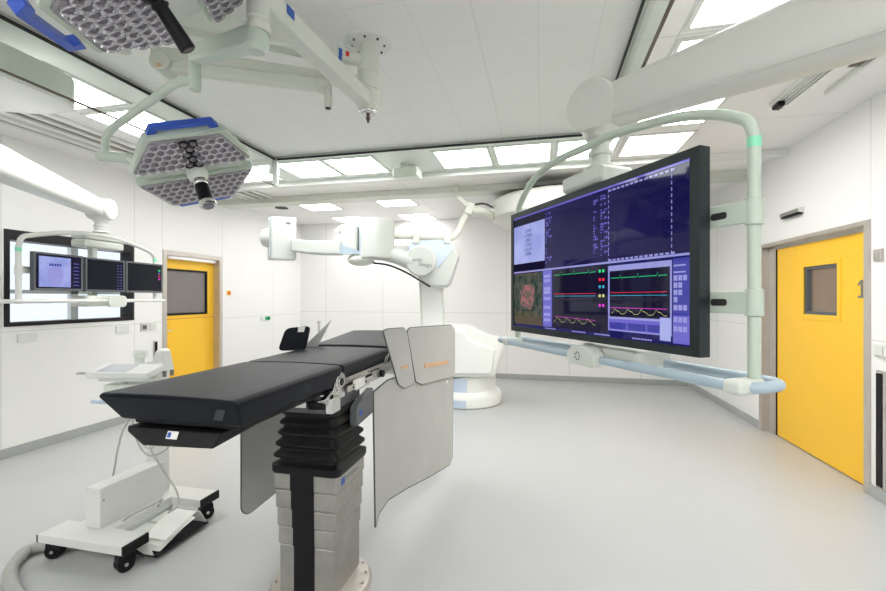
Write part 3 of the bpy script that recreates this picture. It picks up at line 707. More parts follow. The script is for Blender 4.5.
mb = MB().lathe((CXm, CYm, ZC-.028), (0, 0, -1), [(.052, 0), (.052, .07), (.064, .075), (.064, .175), (.061, .177), (.061, .181), (.065, .183), (.065, .275), (.061, .277), (.061, .281), (.064, .283), (.064, .38), (.056, .395), (.056, .40)], n=32)
mb.build('column', 'armgreen', mt, world=True)
MB().lathe((CXm, CYm, ZC-.428), (0, 0, -1), [(.058, 0), (.060, .006), (.058, .014), (.040, .018), (.040, .024)], n=32).build('lower_ring', 'chrome', mt, world=True)
MB().lathe((CXm, CYm, ZC-.450), (0, 0, -1), [(.010, 0), (.010, .015), (.014, .017), (.014, .03), (.008, .034), (.008, .048)], n=14).build('end_stud', 'brown', mt, world=True)
MB().tube(smooth_path([(CXm-.05, CYm-.06, 3.02), (CXm-.10, CYm-.09, 3.06), (CXm-.09, CYm-.08, 3.09), (CXm-.03, CYm-.05, 3.09)]), .014, n=8).build('cable_loop', 'cream', mt, world=True)
def arm_box(p0, p1, w0, h0, w1, h1, name, mat, root, bevel=.012):
    p0, p1 = Vector(p0), Vector(p1); t = (p1-p0).normalized(); x = t.cross(Vector((0, 0, 1))).normalized(); z = x.cross(t)
    r = lambda p, w, h: [p+x*a*w/2+z*b*h/2 for a, b in ((-1, -1), (1, -1), (1, 1), (-1, 1))]
    return MB().loft([r(p0, w0, h0), r(p1, w1, h1)]).build(name, mat, root, world=True, bevel=bevel, seg=3)
# lower arm A
A1 = Vector((-1.092, 1.50, 2.74))
aA = arm_box((CXm-.005, CYm-.03, 2.745), (A1.x, A1.y-.02, 2.745), .085, .085, .085, .10, 'swivel_arm', 'armgreen', mt)
put(MB().bb(-.028, .028, -.02, .02, 0, .001), (A1.x+.0537, 1.64, 2.765), (0, 1, 0), (0, 0, 1)).build('blue_label', 'bluelabel', aA, world=True)
MB().lathe((A1.x, A1.y, 2.80), (0, 0, -1), [(.035, 0), (.045, .01), (.045, .15), (.040, .155), (.040, .16), (.044, .165), (.044, .20)], n=28).build('swivel_joint', 'armgreen', mt, world=True)
S0 = Vector((-1.10, 1.50, 2.575)); S1 = Vector((-1.60, 1.72, 2.70))
sp = MB().lathe((S0.x, S0.y, 2.60), (0, 0, -1), [(.042, 0), (.048, .02), (.046, .055), (.03, .075)], n=24); sp.build('elbow', 'green', mt, world=True)
aS = arm_box(S0+Vector((.02, -.01, 0)), S1, .085, .095, .06, .075, 'spring_arm', 'green', mt, bevel=.02)
t_ = (S0-S1).normalized()
put(MB().bb(-.024, .024, -.012, .012, 0, .0015), S0+t_*.026+Vector((.0, -.0, -.02)), Vector((-t_.y, t_.x, 0)), (0, 0, 1)).build('label_plate', 'labelgrey', aS, world=True)
ST = (-1.616, 1.744, 2.642)
stub = MB().cyl((-1.616, 1.744, 2.724), (-1.616, 1.744, 2.542), .026); stub.build('end_stub', 'green', mt, world=True, bevel=.006)
# upper arm B with blue ring
B1 = Vector((-2.014, 1.705, 2.988))
Bc = Vector((CXm, CYm, 2.99)); tB = (B1-Bc).normalized()
MB().cyl(Bc+tB*.04, Bc+tB*.20, .038, n=24).build('arm_socket', 'armgreen', mt, world=True)
MB().cyl(Bc+tB*.165, Bc+tB*.185, .0405, n=24).build('blue_ring', 'bluelabel', mt, world=True)
put(MB().bb(-.010, .010, -.014, .014, 0, .001), Bc+tB*.12+Vector((.012, -.0395, .0)), tB*-1, (0, 0, 1)).build('red_tag', 'red', mt, world=True)
arm_box(Bc+tB*.19, B1, .09, .085, .11, .12, 'swivel_arm', 'armgreen', mt, bevel=.02)
MB().cyl(B1+Vector((0, 0, .06)), B1+Vector((0, 0, -.22)), .05).build('swivel_joint', 'armgreen', mt, world=True, bevel=.006)
B2 = Vector((-1.43, 1.42, 2.86))
arm_box(B1+Vector((0, 0, -.17)), B2, .09, .10, .07, .08, 'spring_arm', 'armgreen', mt, bevel=.02)
# middle arm C with unused spring arm
C1 = Vector((-2.055, 1.921, 2.861)); C1.z = 2.87
arm_box((CXm-.03, CYm, 2.865), C1, .07, .07, .075, .075, 'swivel_arm', 'armgreen', mt, bevel=.015)
CJ = Vector((-2.012, 1.962, 2.823))
MB().cyl(CJ+Vector((.02, -.06, 0)), CJ+Vector((-.02, .05, 0)), .052).build('swivel_joint', 'armgreen', mt, world=True, bevel=.006)
put(MB().bb(-.012, .012, -.009, .009, 0, .001), CJ+Vector((.025, -.064, -.03)), (.95, .3, 0), (0, 0, 1)).build('orange_sticker', 'tan', mt, world=True)
CE = Vector((-1.241, 2.281, 2.783))
arm_box(CJ+Vector((.03, 0, -.005)), CE, .06, .07, .06, .07, 'spring_arm', 'armgreen', mt, bevel=.018)
MB().ball(CE, .045).build('arm_elbow', 'armgreen', mt, world=True)
mb = MB().tube(fillet([CE+Vector((0, 0, .012)), Vector((-1.207, 2.289, 2.783)), Vector((-1.207, 2.289, 2.655))], .02), .023); mb.build('end_stub', 'armgreen', mt, world=True)
MB().cyl(Vector((-1.207, 2.289, 2.655)), Vector((-1.207, 2.289, 2.65)), .016).build('stub_hole', 'dark', mt, world=True)

# ------------------------------------------------------------------ surgical light heads
def lamp_head(name, label, C, X, Y, Z, flip, k=.183, w=.247, g=.05, R=.33, ho=0.0):
    Rm = Matrix((Vector(X).normalized(), Vector(Y).normalized(), Vector(Z).normalized())).transposed()
    root = thing(name, label, 'surgical light', C, R=Rm, group=None)
    for side in (1, -1):
        sg = side
        def P(a, b): return (a, sg*(g+b))
        outer = [(-R-.015, -.01), (R+.015, -.01), (k+.02, w+.02), (-k-.02, w+.02)]
        inner = [(-R+.0, .008), (R-.0, .008), (k, w), (-k, w)]
        o2 = rpoly([P(*p) for p in outer], .03); i2 = rpoly([P(*p) for p in inner], .022)
        up = rpoly([P(-R+.05, .0), P(R-.05, .0), P(k-.02, w-.02), P(-k+.02, w-.02)], .03)
        mb = MB(); mb.loft([[(x, y, -.085) for x, y in up], [(x, y, -.06) for x, y in o2], [(x, y, -.008) for x, y in o2], [(x, y, -.002) for x, y in i2]])
        hs = mb.build('housing', 'green', root, bevel=.004)
        mb = MB(); mb.loft([[(x, y, -.006) for x, y in i2], [(x, y, .006) for x, y in i2]])
        tray = mb.build('lens_cover', 'lensbase', root, bevel=.003)
        mb = MB(); mc = MB(); md = MB(); sp_ = .050; row = 0; y = .030
        while y < w-.018:
            hw = R-(R-k)*(y/w)-.030; nn = int(2*hw/sp_); off = 0
            x0 = -nn*sp_/2
            for i in range(nn+1):
                x = x0+i*sp_; c = P(x, y)
                ctr = abs(x) < .045 and side == 1 and not flip
                (md if ctr else mb).lathe((c[0], c[1], .004), (0, 0, 1), [(.0275, .0), (.0295, .010), (.0265, .013), (.016, .006), (.014, .002)], n=12)
                mc.lathe((c[0], c[1], .004), (0, 0, 1), [(.017, 0), (.018, .008), (.012, .014), (.003, .017)], n=10)
            y += sp_*.86
        rf = mb.build('lens_array', 'reflector', tray)
        if len(md.bm.verts): md.build('dark_lens_column', 'black', tray)
        mc.build('lens_cores', 'lenscore', tray)
        # blue handle on the outer edge
        yb = w+.02+ho
        pth = [P(-k*.98, yb-.01)+(-.02,), P(-k*.90, yb+.045)+(-.045,), P(k*.90, yb+.045)+(-.045,), P(k*.98, yb-.01)+(-.02,)]
        mb = MB(); 
        prof = rpoly([P(-k*1.02, yb), P(-k*.86, yb+.050), P(k*.86, yb+.050), P(k*1.02, yb), P(k*.74, yb), P(k*.70, yb+.022), P(-k*.70, yb+.022), P(-k*.74, yb)], .008)
        mb.loft([[(x, y_, -.065) for x, y_ in prof], [(x, y_, -.028) for x, y_ in prof]])
        mb.build('grab_handle', 'blue', root, bevel=.005)
    mb = MB().bb(-.28, .28, -g-.005, g+.005, -.08, -.03); mb.build('hinge_bar', 'cream', root, bevel=.01)
    return root
Lh = lamp_head('surgical_light', 'complete split hexagonal surgical light with both blue handles, lower left of the ceiling column', (-2.115, 2.296, 2.346), (.743, .603, .291), (.48, -.783, .397), (.467, -.155, -.87), False)
def grip(root, black, ox=0, oy=0, k=1.0):
    def L(z0, prof, name, mat, n=28): MB().lathe((ox, oy, z0*k), (0, 0, 1), [(r*(k if not black else 1), h*k) for r, h in prof], n=n).build(name, mat, root)
    if black:
        L(-.035, [(.055, 0), (.058, .02), (.045, .03), (.04, .04)], 'handle_collar', 'cream')
        L(.0, [(.040, 0), (.040, .02), (.024, .03), (.022, .045), (.030, .05), (.022, .06), (.026, .20), (.026, .215), (.020, .22)], 'sterile_handle', 'black', 24)
    else:
        L(-.02, [(.055, 0), (.062, .02), (.058, .06), (.046, .085), (.042, .095)], 'handle_collar', 'cream')
        L(.075, [(.043, 0), (.043, .03), (.040, .035)], 'steel_ring', 'chrome')
        L(.11, [(.038, 0), (.039, .02), (.039, .11), (.040, .12)], 'sterile_handle', 'black')
        L(.23, [(.041, 0), (.048, .008), (.048, .03), (.038, .036)], 'camera_ring', 'chrome')
        L(.2665, [(.033, 0), (.030, .004), (.012, .008)], 'camera_lens', 'lenscore')
grip(Lh, False)
Lh2 = lamp_head('surgical_light', 'large surgical light cropped by the top left corner, with a plain black handle', (-1.209, 1.204, 2.576), (-.494, .849, .186), (.781, .338, .526), (.383, .405, -.83), True, k=.175, w=.243, g=.076, ho=.02)
grip(Lh2, True, -.045, -.055, .85)
# carrying tubes (parts of each light)
def wtube(root, pts, r, name, mat, n=14, fr=.06):
    Ri = root.rotation_euler.to_matrix().inverted(); o = Vector(root.location)
    P = [Ri @ (Vector(p)-o) for p in fillet(pts, fr)]
    return MB().tube(P, r, n=n).build(name, mat, root)
wtube(Lh, [(-1.616, 1.744, 2.594), (-1.733, 1.759, 2.605), (-2.437, 2.009, 2.533), (-2.541, 2.057, 2.506), (-2.57, 2.081, 2.397)], .021, 'bent_tube', 'green', fr=.12)
wtube(Lh, [(-2.6, 2.074, 2.409), (-2.395, 2.09, 2.387)], .031, 'pivot_joint', 'green')
wtube(Lh, [(-2.407, 2.087, 2.387), (-2.262, 2.049, 2.323)], .020, 'pivot_pin', 'cream')
wtube(Lh2, [B2, B2+Vector((0, 0, -.14)), (-1.25, 1.27, 2.68)], .03, 'bent_tube', 'green')

# ------------------------------------------------------------------ large monitor
mr = math.atan2(-1.151, .734); MW, MH = 1.366, .75
mon = thing('monitor', 'very large widescreen monitor with dark bezel showing dark blue scan windows', 'monitor', (.177, 2.2525, 1.339), mr)
mb = MB(); bz = .0275; mb.bb(-MW/2, -MW/2+bz, 0, .05, 0, MH); mb.bb(MW/2-.04, MW/2, 0, .05, 0, MH); mb.bb(-MW/2+bz, MW/2-.04, 0, .05, 0, .032); mb.bb(-MW/2+bz, MW/2-.04, 0, .05, MH-.032, MH)
mb.bb(-MW/2+bz, MW/2-.04, .015, .05, .032, MH-.032)
bmesh.ops.remove_doubles(mb.bm, verts=mb.bm.verts, dist=1e-5)
mb.build('casing', 'bezel', mon, bevel=0)
MB().bb(-MW/2+.05, MW/2-.05, .05, .10, .06, MH-.06).build('rear_housing', 'bezel', mon, bevel=.015)
mb = MB()
for z in (.14, .36, .60): mb.cyl((MW/2, .03, z), (MW/2+.002, .03, z), .006, n=10)
mb.build('screw', 'dark', mon)
MB().bb(-MW/2-.014, -MW/2, .01, .04, .045, .355).build('side_sensor_strip', 'black', mon)
scr = MB().bb(-MW/2+bz, MW/2-.04, .008, .014, .032, MH-.032).build('screen', 's_navy', mon)
lay = [0]
def SQ(mb, a, b, c_, d_, y=None):
    """quad on the screen from four (x,z) corners"""
    mb.quad([(p[0], .0072 if y is None else y, p[1]) for p in (a, b, c_, d_)]); return mb
def band(mb, a, b, t, y=.0062):
    a = Vector((a[0], y, a[1])); b = Vector((b[0], y, b[1])); z = Vector((0, 0, t/2)); mb.quad([a-z, b-z, b+z, a+z]); return mb
TL, TR, BR, BL = (-0.6359, 0.7077), (0.6464, 0.7079), (0.6406, 0.0376), (-0.6398, 0.0345)
xs0, xs1 = -MW/2+bz, MW/2-.04; zm = .372
zb, zt = .032, MH-.032
MB_ = MB(); SQ(MB_, (xs0, zb), (xs1, zb), (xs1, zm), (xs0, zm), .0076); MB_.build('lower_desktop', 's_lowdesk', scr)
# upper row: x-ray window, dark work area with dashed grid
mb = MB(); SQ(mb, (xs0, .425), (-.302, .425), (-.302, .662), (xs0, .662)); xr = mb.build('xray_window', 's_xray', scr)
mb = MB(); SQ(mb, (xs0, .662), (-.302, .662), (-.302, .71), (xs0, .71)); mb.build('xray_title', 's_black', scr); mb = MB(); SQ(mb, (xs0, zm+.006), (-.302, zm+.006), (-.302, .425), (xs0, .425)); mb.build('xray_footer', 's_black', scr)
mb = MB()
for i in range(6):
    z = .47+i*.028; wv = .040+.008*math.sin(i*1.9)
    mb.prism(rpoly([(-.48-wv, z), (-.48+wv, z), (-.48+wv*.8, z+.02), (-.48-wv*.8, z+.02)], .008), (0, .0066, 0), (1, 0, 0), (0, 0, 1), .0002)
mb.build('spine_shadow', 's_xdark', xr)
mb = MB(); band(mb, (xs0, .7135), (xs1, .7135), .009); mb.build('title_bar', 's_violet', scr)
mb = MB(); band(mb, (xs0, zm), (xs1, zm), .009); mb.build('divider', 's_light', scr)
mb = MB(); z = .39
for xd in (.218, .56):
    z = .385
    while z < .70: band(mb, (xd-.002, z), (xd+.002, z), .014); z += .024
x = .218
while x < .56: band(mb, (x, .697), (x+.018, .697), .008); band(mb, (x, .382), (x+.018, .382), .008); x += .026
mb.build('dashed_guides', 's_light', scr)
mb = MB()
for x0, dens in ((-.29, .6), (-.262, .45), (.115, .75), (.165, .8), (.19, .4)):
    z = .41
    while z < .695:
        if random.random() < dens:
            for j in range(random.randint(1, 3)):
                xx = x0+j*.011; band(mb, (xx, z), (xx+.008, z+.002), random.choice((.006, .010)))
        z += .013
mb.build('text_marks', 's_violet', scr)
# lower left: anatomy window
mb = MB(); SQ(mb, (xs0, .05), (-.326, .05), (-.326, .36), (xs0, .36)); an = mb.build('anatomy_window', 's_anat', scr)
mb = MB(); pts = []
for i in range(22):
    a = 2*PI*i/22; r = .8+.35*random.random(); pts.append((-.49+.085*r*math.cos(a), .225+.085*r*math.sin(a)))
mb.prism(pts, (0, .0066, 0), (1, 0, 0), (0, 0, 1), .0003); mb.build('anatomy_model', 's_pink', an)
mb = MB(); SQ(mb, (xs0, .05), (-.326, .05), (-.326, .10), (xs0, .10), .0064); mb.build('anatomy_floor', 'brown', an)
mb = MB(); SQ(mb, (-.32, .05), (-.233, .05), (-.233, .365), (-.32, .365)); tb1 = mb.build('tool_column', 's_violet', scr)
mb = MB()
for z in (.08, .11, .15, .20, .235, .255, .30, .325): MB().quad([(-.31, .0062, z), (-.245, .0062, z), (-.245, .0062, z+.017), (-.31, .0062, z+.017)]).build('tool_button', 's_light', tb1)
# lower middle: vital signs
mb = MB(); SQ(mb, (-.222, .05), (.209, .05), (.209, .365), (-.222, .365)); vs = mb.build('vital_signs_window', 's_black', scr)
def wave(mb, pts, t=.004, y=.0060):
    t *= .55
    for a, b in zip(pts, pts[1:]): band(mb, a, b, t, y)
    return mb
def ecg(x0, x1, z, h, n, bump=False):
    out = []; st = (x1-x0)/n
    for i in range(n):
        xx = x0+i*st
        if bump: out += [(xx, z), (xx+st*.15, z+h*.2), (xx+st*.3, z+h), (xx+st*.45, z+h*.6), (xx+st*.6, z+h*.5), (xx+st*.8, z)]
        else: out += [(xx, z), (xx+st*.5, z), (xx+st*.55, z+h), (xx+st*.6, z-h*.3), (xx+st*.65, z)]
    return out+[(x1, z)]
wave(MB(), ecg(-.21, .13, .335, .016, 3)).build('trace_green', 's_green', vs)
wave(MB(), [(-.21, .233), (.13, .233)]).build('trace_red', 's_red', vs)
wave(MB(), [(-.21, .221), (.13, .221)]).build('trace_cyan', 's_cyan', vs)
wave(MB(), [(-.21, .112), (.13, .104)], .003).build('trace_magenta', 's_magenta', vs)
wave(MB(), ecg(-.21, .13, .083, .028, 4, True), .003).build('trace_yellow', 's_yellow', vs)
for z, mm in ((.335, 's_green'), (.295, 's_red'), (.262, 's_cyan'), (.22, 's_yellow'), (.175, 's_magenta')):
    mb = MB()
    for j in range(2):
        mb.quad([(.152+j*.024, .006, z-.005), (.166+j*.024, .006, z-.005), (.166+j*.024, .006, z+.008), (.152+j*.024, .006, z+.008)])
    mb.build('reading', mm, vs)
# lower right: framed window
wx0, wx1, wz0, wz1 = .214, .560, .065, .356
mb = MB(); SQ(mb, (wx0, wz0), (wx1, wz0), (wx1, wz1), (wx0, wz1)); pw = mb.build('pressure_window', 's_light', scr)
mb = MB(); mb.quad([(wx0+.010, .0066, .128), (wx1-.008, .0066, .128), (wx1-.008, .0066, .332), (wx0+.010, .0066, .332)]); mb.build('trace_field', 's_black', pw)
mb = MB(); mb.quad([(wx0+.006, .0066, .070), (wx1-.006, .0066, .070), (wx1-.006, .0066, .118), (wx0+.006, .0066, .118)]); mb.build('lower_buttons', 's_violet', pw)
mb = MB()
for a in (0, 1, 2):
    x = wx0+.012+a*.108; mb.quad([(x, .0062, .074), (x+.10, .0062, .074), (x+.10, .0062, .103), (x, .0062, .103)])
mb.build('button_fields', 's_mid', pw)
mb = MB(); mb.quad([(.505, .0060, .045), (.556, .0060, .045), (.556, .0060, .135), (.505, .0060, .135)]); mb.build('popup_panel', 's_xray', pw)
wave(MB(), ecg(wx0+.02, wx1-.02, .300, .014, 3), .004, .0058).build('trace_green', 's_green', pw)
wave(MB(), [(wx0+.015, .235), (wx1-.02, .235)], .004, .0058).build('trace_red', 's_red', pw)
wave(MB(), [(wx0+.015, .222), (wx1-.02, .222)], .004, .0058).build('trace_cyan', 's_cyan', pw)
wave(MB(), [(wx0+.015, .168), (wx1-.02, .168)], .004, .0058).build('trace_magenta', 's_magenta', pw)
wave(MB(), ecg(wx0+.02, wx1-.02, .142, .022, 4, True), .003, .0058).build('trace_yellow', 's_yellow', pw)
mb = MB(); SQ(mb, (.565, .04), (xs1-.006, .04), (xs1-.006, .36), (.565, .36)); cp = mb.build('control_column', 's_violet', scr)
mb = MB(); SQ(mb, (.565, .145), (xs1-.006, .145), (xs1-.006, .36), (.565, .36), .0068); mb.build('control_column_dark', 's_mid', cp)
mb = MB()
for r_, z in enumerate((.085, .12, .165, .195, .222, .249, .276)):
    for c_ in range((3, 3, 3, 1, 2, 2, 3)[r_]):
        x = .569+c_*.0205; MB().quad([(x, .0060, z), (x+.017, .0060, z), (x+.017, .0060, z+.020), (x, .0060, z+.020)]).build('control_button', 's_light', cp)
for z in (.305, .33): mb.quad([(.569, .0060, z), (.622, .0060, z), (.622, .0060, z+.006), (.569, .0060, z+.006)])
mb.build('menu_lines', 's_light', cp)
mb = MB()
for x0 in (-.30, -.05, .12, .36):
    for j in range(9): band(mb, (x0+j*.012, .041), (x0+j*.012+.009, .041), .006)
mb.build('caption_marks', 's_light', scr)

# monitor carrier: tube frame, hub, ring
car = thing('monitor_carrier', 'pale green tube arch with blue grey hand rail that frames the large monitor', 'monitor carrier', (.177, 2.2525, 1.28), mr)
zo = -1.28
xL_, xR_ = -.732, .817
A = lambda x, z, y=.08: (x, y, z+zo)
ap = [(-0.7161, 2.1549), (-0.6377, 2.2312), (-0.505, 2.3014), (-0.2986, 2.3354), (0.0049, 2.3254), (0.1555, 2.3224), (0.4826, 2.2699), (0.6711, 2.2123), (0.763, 2.1635), (0.8002, 2.1322)]
pth = [Vector(A(xL_, 1.27)), Vector(A(xL_, 1.9))]+smooth_path([A(xL_, 2.08)]+[A(*q) for q in ap]+[A(xR_, 2.08)], 6)+[Vector(A(xR_, 1.9)), Vector(A(xR_, 1.27))]
MB().tube(pth, .0195, n=16).build('arch_tube', 'green', car)
mb = MB(); mb.cyl(A(xR_, 2.045), A(xR_, 2.078), .0208, n=18); mb.build('mint_ring', 'mint', car)
mb = MB(); mb.cyl(A(xL_, 2.045), A(xL_, 2.078), .0208, n=18); mb.build('mint_ring', 'mint', car)
for z in (1.835, 1.535):
    mb = MB(); mb.bb(MW/2-.10, xR_, .054, .068, z-.038+zo, z+.038+zo); mb.build('bracket', 'green', car, bevel=.004)
    mb = MB(); mb.cyl(A(xR_, z-.045), A(xR_, z+.045), .027, n=24); mb.build('clamp_sleeve', 'green', car, bevel=.004)
    mb = MB(); mb.prism(rpoly([(-.03, -.012), (.03, -.012), (.03, .012), (-.03, .012)], .011), (MW/2+.030, .0535, z+zo), (1, 0, 0), (0, 0, 1), .001); mb.build('slot', 'dark', car)
    mb = MB(); mb.bb(xL_, -MW/2+.08, .054, .068, z-.03+zo, z+.03+zo); mb.build('bracket', 'green', car, bevel=.004)
# hand rail ring
y0_, y1_ = .0, .20
ring = rpoly([(xL_-.16, y0_), (xR_+.035, y0_), (xR_+.035, y1_), (xL_-.16, y1_)], .09, 8)
MB().tube([(x, y, 1.262+zo) for x, y in ring], .019, n=14, closed=True).build('hand_rail', 'tubeblue', car)
for x in (xL_, xR_):
    mb = MB(); mb.bb(x-.04, x+.03, y0_-.022, .105, 1.237+zo, 1.287+zo); mb.build('corner_clamp', 'cream', car, bevel=.018, seg=4)
mb = MB(); mb.bb(-.01, .36, .03, .24, 1.245+zo, 1.325+zo); hb = mb.build('lower_hub', 'cream', car, bevel=.02, seg=4)
mb = MB(); mb.prism(rpoly([(-.11, -.05), (.09, -.05), (.10, .0), (.05, .045), (-.07, .045), (-.12, .0)], .03), (.085, -.045, 1.275+zo), (1, 0, 0), (0, 0, 1), -.07); kn = mb.build('hub_clamp', 'cream', car, bevel=.008)
mb = MB()
for i in range(7):
    a = 2*PI*i/7; mb.cyl((.06+.018*math.cos(a), -.047, 1.27+zo+.018*math.sin(a)), (.06+.018*math.cos(a), -.044, 1.27+zo+.018*math.sin(a)), .004, n=8)
mb.build('hub_screws', 'greybezel', kn)
JL = Vector((.316, 2.48, 0))
jl = Matrix.Rotation(-mr, 3, 'Z') @ (JL-Vector((.177, 2.2525, 0)))
mb = MB(); mb.bb(jl.x-.22, jl.x+.12, jl.y-.10, jl.y+.12, 2.085+zo, 2.15+zo); mb.build('upper_hub_base', 'cream', car, bevel=.02, seg=4)
mb = MB(); mb.bb(jl.x-.22, jl.x+.12, jl.y-.10, jl.y+.12, 2.155+zo, 2.245+zo); mb.build('upper_hub', 'cream', car, bevel=.025, seg=4)
mb = MB(); mb.bb(jl.x-.10, jl.x+.06, .10, .16, 1.33+zo, 2.12+zo); mb.build('rear_post', 'cream', car, bevel=.01)
MB().lathe((jl.x, jl.y, 2.24+zo), (0, 0, 1), [(.085, 0), (.085, .02), (.05, .03), (.05, .08), (.065, .085), (.065, .105), (.05, .11), (.05, .15), (.06, .155), (.06, .18)], n=28).build('swivel_post', 'cream', car)

# big ceiling arm for it
ba = thing('ceiling_support_arm', 'thick white tapered boom arm crossing the top right towards the viewer', 'boom arm', (1.40, 1.20, ZC))
J = Vector((.316, 2.48, 2.575)); E1 = Vector((.316+.795*2.35, 2.48-.607*2.35, 2.58)); ta = (E1-J); ta.z = 0; ta.normalize(); na = Vector((-ta.y, ta.x, 0))
if na.dot(Vector((0, 0, 0))-J) < 0: na = -na
def arm_ring(p, w, h, b=.05, n=5):
    pr = rpoly([(-w/2, -h/2), (w/2, -h/2), (w/2, h/2), (-w/2, h/2)], b, n)
    return [p+na*x+Vector((0, 0, z)) for x, z in pr]
MB().loft([arm_ring(J+ta*.05, .17, .22, .08, 8), arm_ring(J+ta*.3, .19, .24, .09, 8), arm_ring(J+ta*1.1, .23, .315, .11, 8), arm_ring(E1, .26, .36, .12, 8)]).build('arm_shell', 'boomwhite', ba, world=True)
MB().loft([[p-Vector((0, 0, .086)) for p in arm_ring(J+ta*.12, .150, .003, .001)], [p-Vector((0, 0, .125)) for p in arm_ring(J+ta*1.1, .202, .003, .001)], [p-Vector((0, 0, .145)) for p in arm_ring(E1, .225, .003, .001)]]).build('cover_seam', 'cream', ba, world=True)
MB().lathe(J-na*.13, na, [(.10, 0), (.125, .02), (.135, .06), (.137, .235), (.131, .25), (.10, .252)], n=44).build('joint_cover', 'boomwhite', ba, world=True)
MB().lathe(J-Vector((0, 0, .17)), (0, 0, 1), [(.055, 0), (.075, .01), (.095, .05), (.105, .11)], n=32).build('joint_neck', 'boomwhite', ba, world=True)
MB().lathe((E1.x, E1.y, 2.42), (0, 0, 1), [(.12, 0), (.16, .03), (.16, .36), (.13, .38), (.13, .68), (.19, .69), (.19, .70)], n=36).build('ceiling_post', 'boomwhite', ba, world=True)
# ------------------------------------------------------------------ triple monitors on the left
TP0 = Vector((-4.22, 2.80, 0)); ang = math.atan2(1.46, -.18)
def monitor_small(name, label, k0, k1, z0, z1, content, skew):
    w = k1-k0; h = z1-z0; kc = (k0+k1)/2; d = Vector((math.cos(ang), math.sin(ang), 0))
    root = thing(name, label, 'monitor', TP0+d*kc+Vector((0, 0, z0)), ang+skew, group=None)
    b = .016
    mb = MB(); mb.bb(-w/2, -w/2+b, 0, .04, 0, h); mb.bb(w/2-b, w/2, 0, .04, 0, h); mb.bb(-w/2+b, w/2-b, 0, .04, 0, b+.006); mb.bb(-w/2+b, w/2-b, 0, .04, h-b, h); mb.bb(-w/2+b, w/2-b, .012, .04, b, h-b)
    mb.build('casing', 'greybezel', root)
    MB().bb(-w/2+.06, w/2-.06, .04, .09, .06, h-.06).build('rear_housing', 'cream', root, bevel=.012)
    s = MB().bb(-w/2+b, w/2-b, .006, .012, b+.006, h-b).build('screen', 's_black' if content == 0 else 's_grey', root)
    if content == 0:
        mb = MB(); mb.quad([(-w*.40, .005, h*.10), (w*.24, .005, h*.10), (w*.24, .005, h*.90), (-w*.40, .005, h*.90)]); im = mb.build('xray_image', 's_xray', s)
        mb = MB(); mb.prism([(-w*.08+w*.16*math.cos(2*PI*i/20), h*.42+h*.28*math.sin(2*PI*i/20)) for i in range(20)], (0, .0045, 0), (1, 0, 0), (0, 0, 1), .0002); mb.build('xray_shadow', 's_light', im)
        mb = MB()
        for j in range(5): mb.quad([(-w*.20+j*w*.05, .004, h*.66), (-w*.165+j*w*.05, .004, h*.66), (-w*.165+j*w*.05, .004, h*.72), (-w*.20+j*w*.05, .004, h*.72)])
        mb.build('xray_marks', 's_deep', im)
        mb = MB()
        for j in range(7): mb.quad([(w*.30, .005, h*(.15+j*.1)), (w*.42, .005, h*(.15+j*.1)), (w*.42, .005, h*(.17+j*.1)), (w*.30, .005, h*(.17+j*.1))])
        mb.build('text_marks', 's_violet', s)
    elif content == 1:
        mb = MB()
        for j in range(9):
            for x in (.30, .38): mb.quad([(w*x, .005, h*(.10+j*.09)), (w*(x+.05), .005, h*(.10+j*.09)), (w*(x+.05), .005, h*(.12+j*.09)), (w*x, .005, h*(.12+j*.09))])
        mb.build('text_marks', 's_violet', s)
    else:
        for j, mm in ((0, 's_magenta'), (1, 's_red'), (2, 's_violet'), (3, 's_green')):
            mb = MB(); mb.quad([(w*.38, .005, h*(.45+j*.10)), (w*.44, .005, h*(.45+j*.10)), (w*.44, .005, h*(.50+j*.10)), (w*.38, .005, h*(.50+j*.10))]); mb.build('reading', mm, s)
    return root
monitor_small('monitor', 'left monitor of the row of three, showing a bluish x-ray image', .003, .452, 1.615, 1.95, 0, 0)
monitor_small('monitor', 'middle monitor of the row of three, dark screen with text at its edge', .48, .93, 1.612, 1.945, 1, 0)
monitor_small('monitor', 'right monitor of the row of three, dark screen with small coloured readings', .95, 1.468, 1.61, 1.947, 2, 0)
tc = thing('monitor_carrier', 'white tube frame with hub boxes that carries the row of three monitors', 'monitor carrier', TP0+Vector((0, 0, 1.5)), ang)
def Q(x, z, y=.06): return (x, y, z-1.5)
pth = [Q(-.07, 1.50), Q(-.07, 1.75)]+smooth_path([Q(-.07, 1.98), Q(-.045, 2.055), Q(.03, 2.09), Q(.38, 2.165), Q(.75, 2.185), Q(1.05, 2.155), Q(1.33, 2.09), Q(1.42, 2.02)], 6)+[Q(1.42, 1.80), Q(1.42, 1.50)]
MB().tube(pth, .021, n=14).build('arch_tube', 'white', tc)
for x, z in ((-.07, 1.94), (1.42, 1.98)):
    MB().cyl(Q(x, z), Q(x, z+.035), .0225, n=16).build('mint_ring', 'mint', tc)
for x in (-.07, 1.42): MB().cyl(Q(x, 1.74), Q(x, 1.82), .027, n=18).build('clamp_sleeve', 'white', tc, bevel=.003)
mb = MB(); mb.bb(-.07, .06, .06, .075, .26, .32); mb.build('bracket', 'cream', tc)
mb = MB(); mb.bb(1.34, 1.42, .06, .075, .26, .32); mb.build('bracket', 'cream', tc)
ring = rpoly([(-.15, -.03), (1.50, -.03), (1.50, .22), (-.15, .22)], .09, 8)
MB().tube([(x, y, .022) for x, y in ring], .018, n=12, closed=True).build('hand_rail', 'white', tc)
MB().bb(.52, .98, .05, .21, .555, .63).build('upper_hub', 'cream', tc, bevel=.02, seg=4)
MB().bb(.52, .98, .05, .21, .635, .70).build('upper_hub_cover', 'cream', tc, bevel=.02, seg=4)
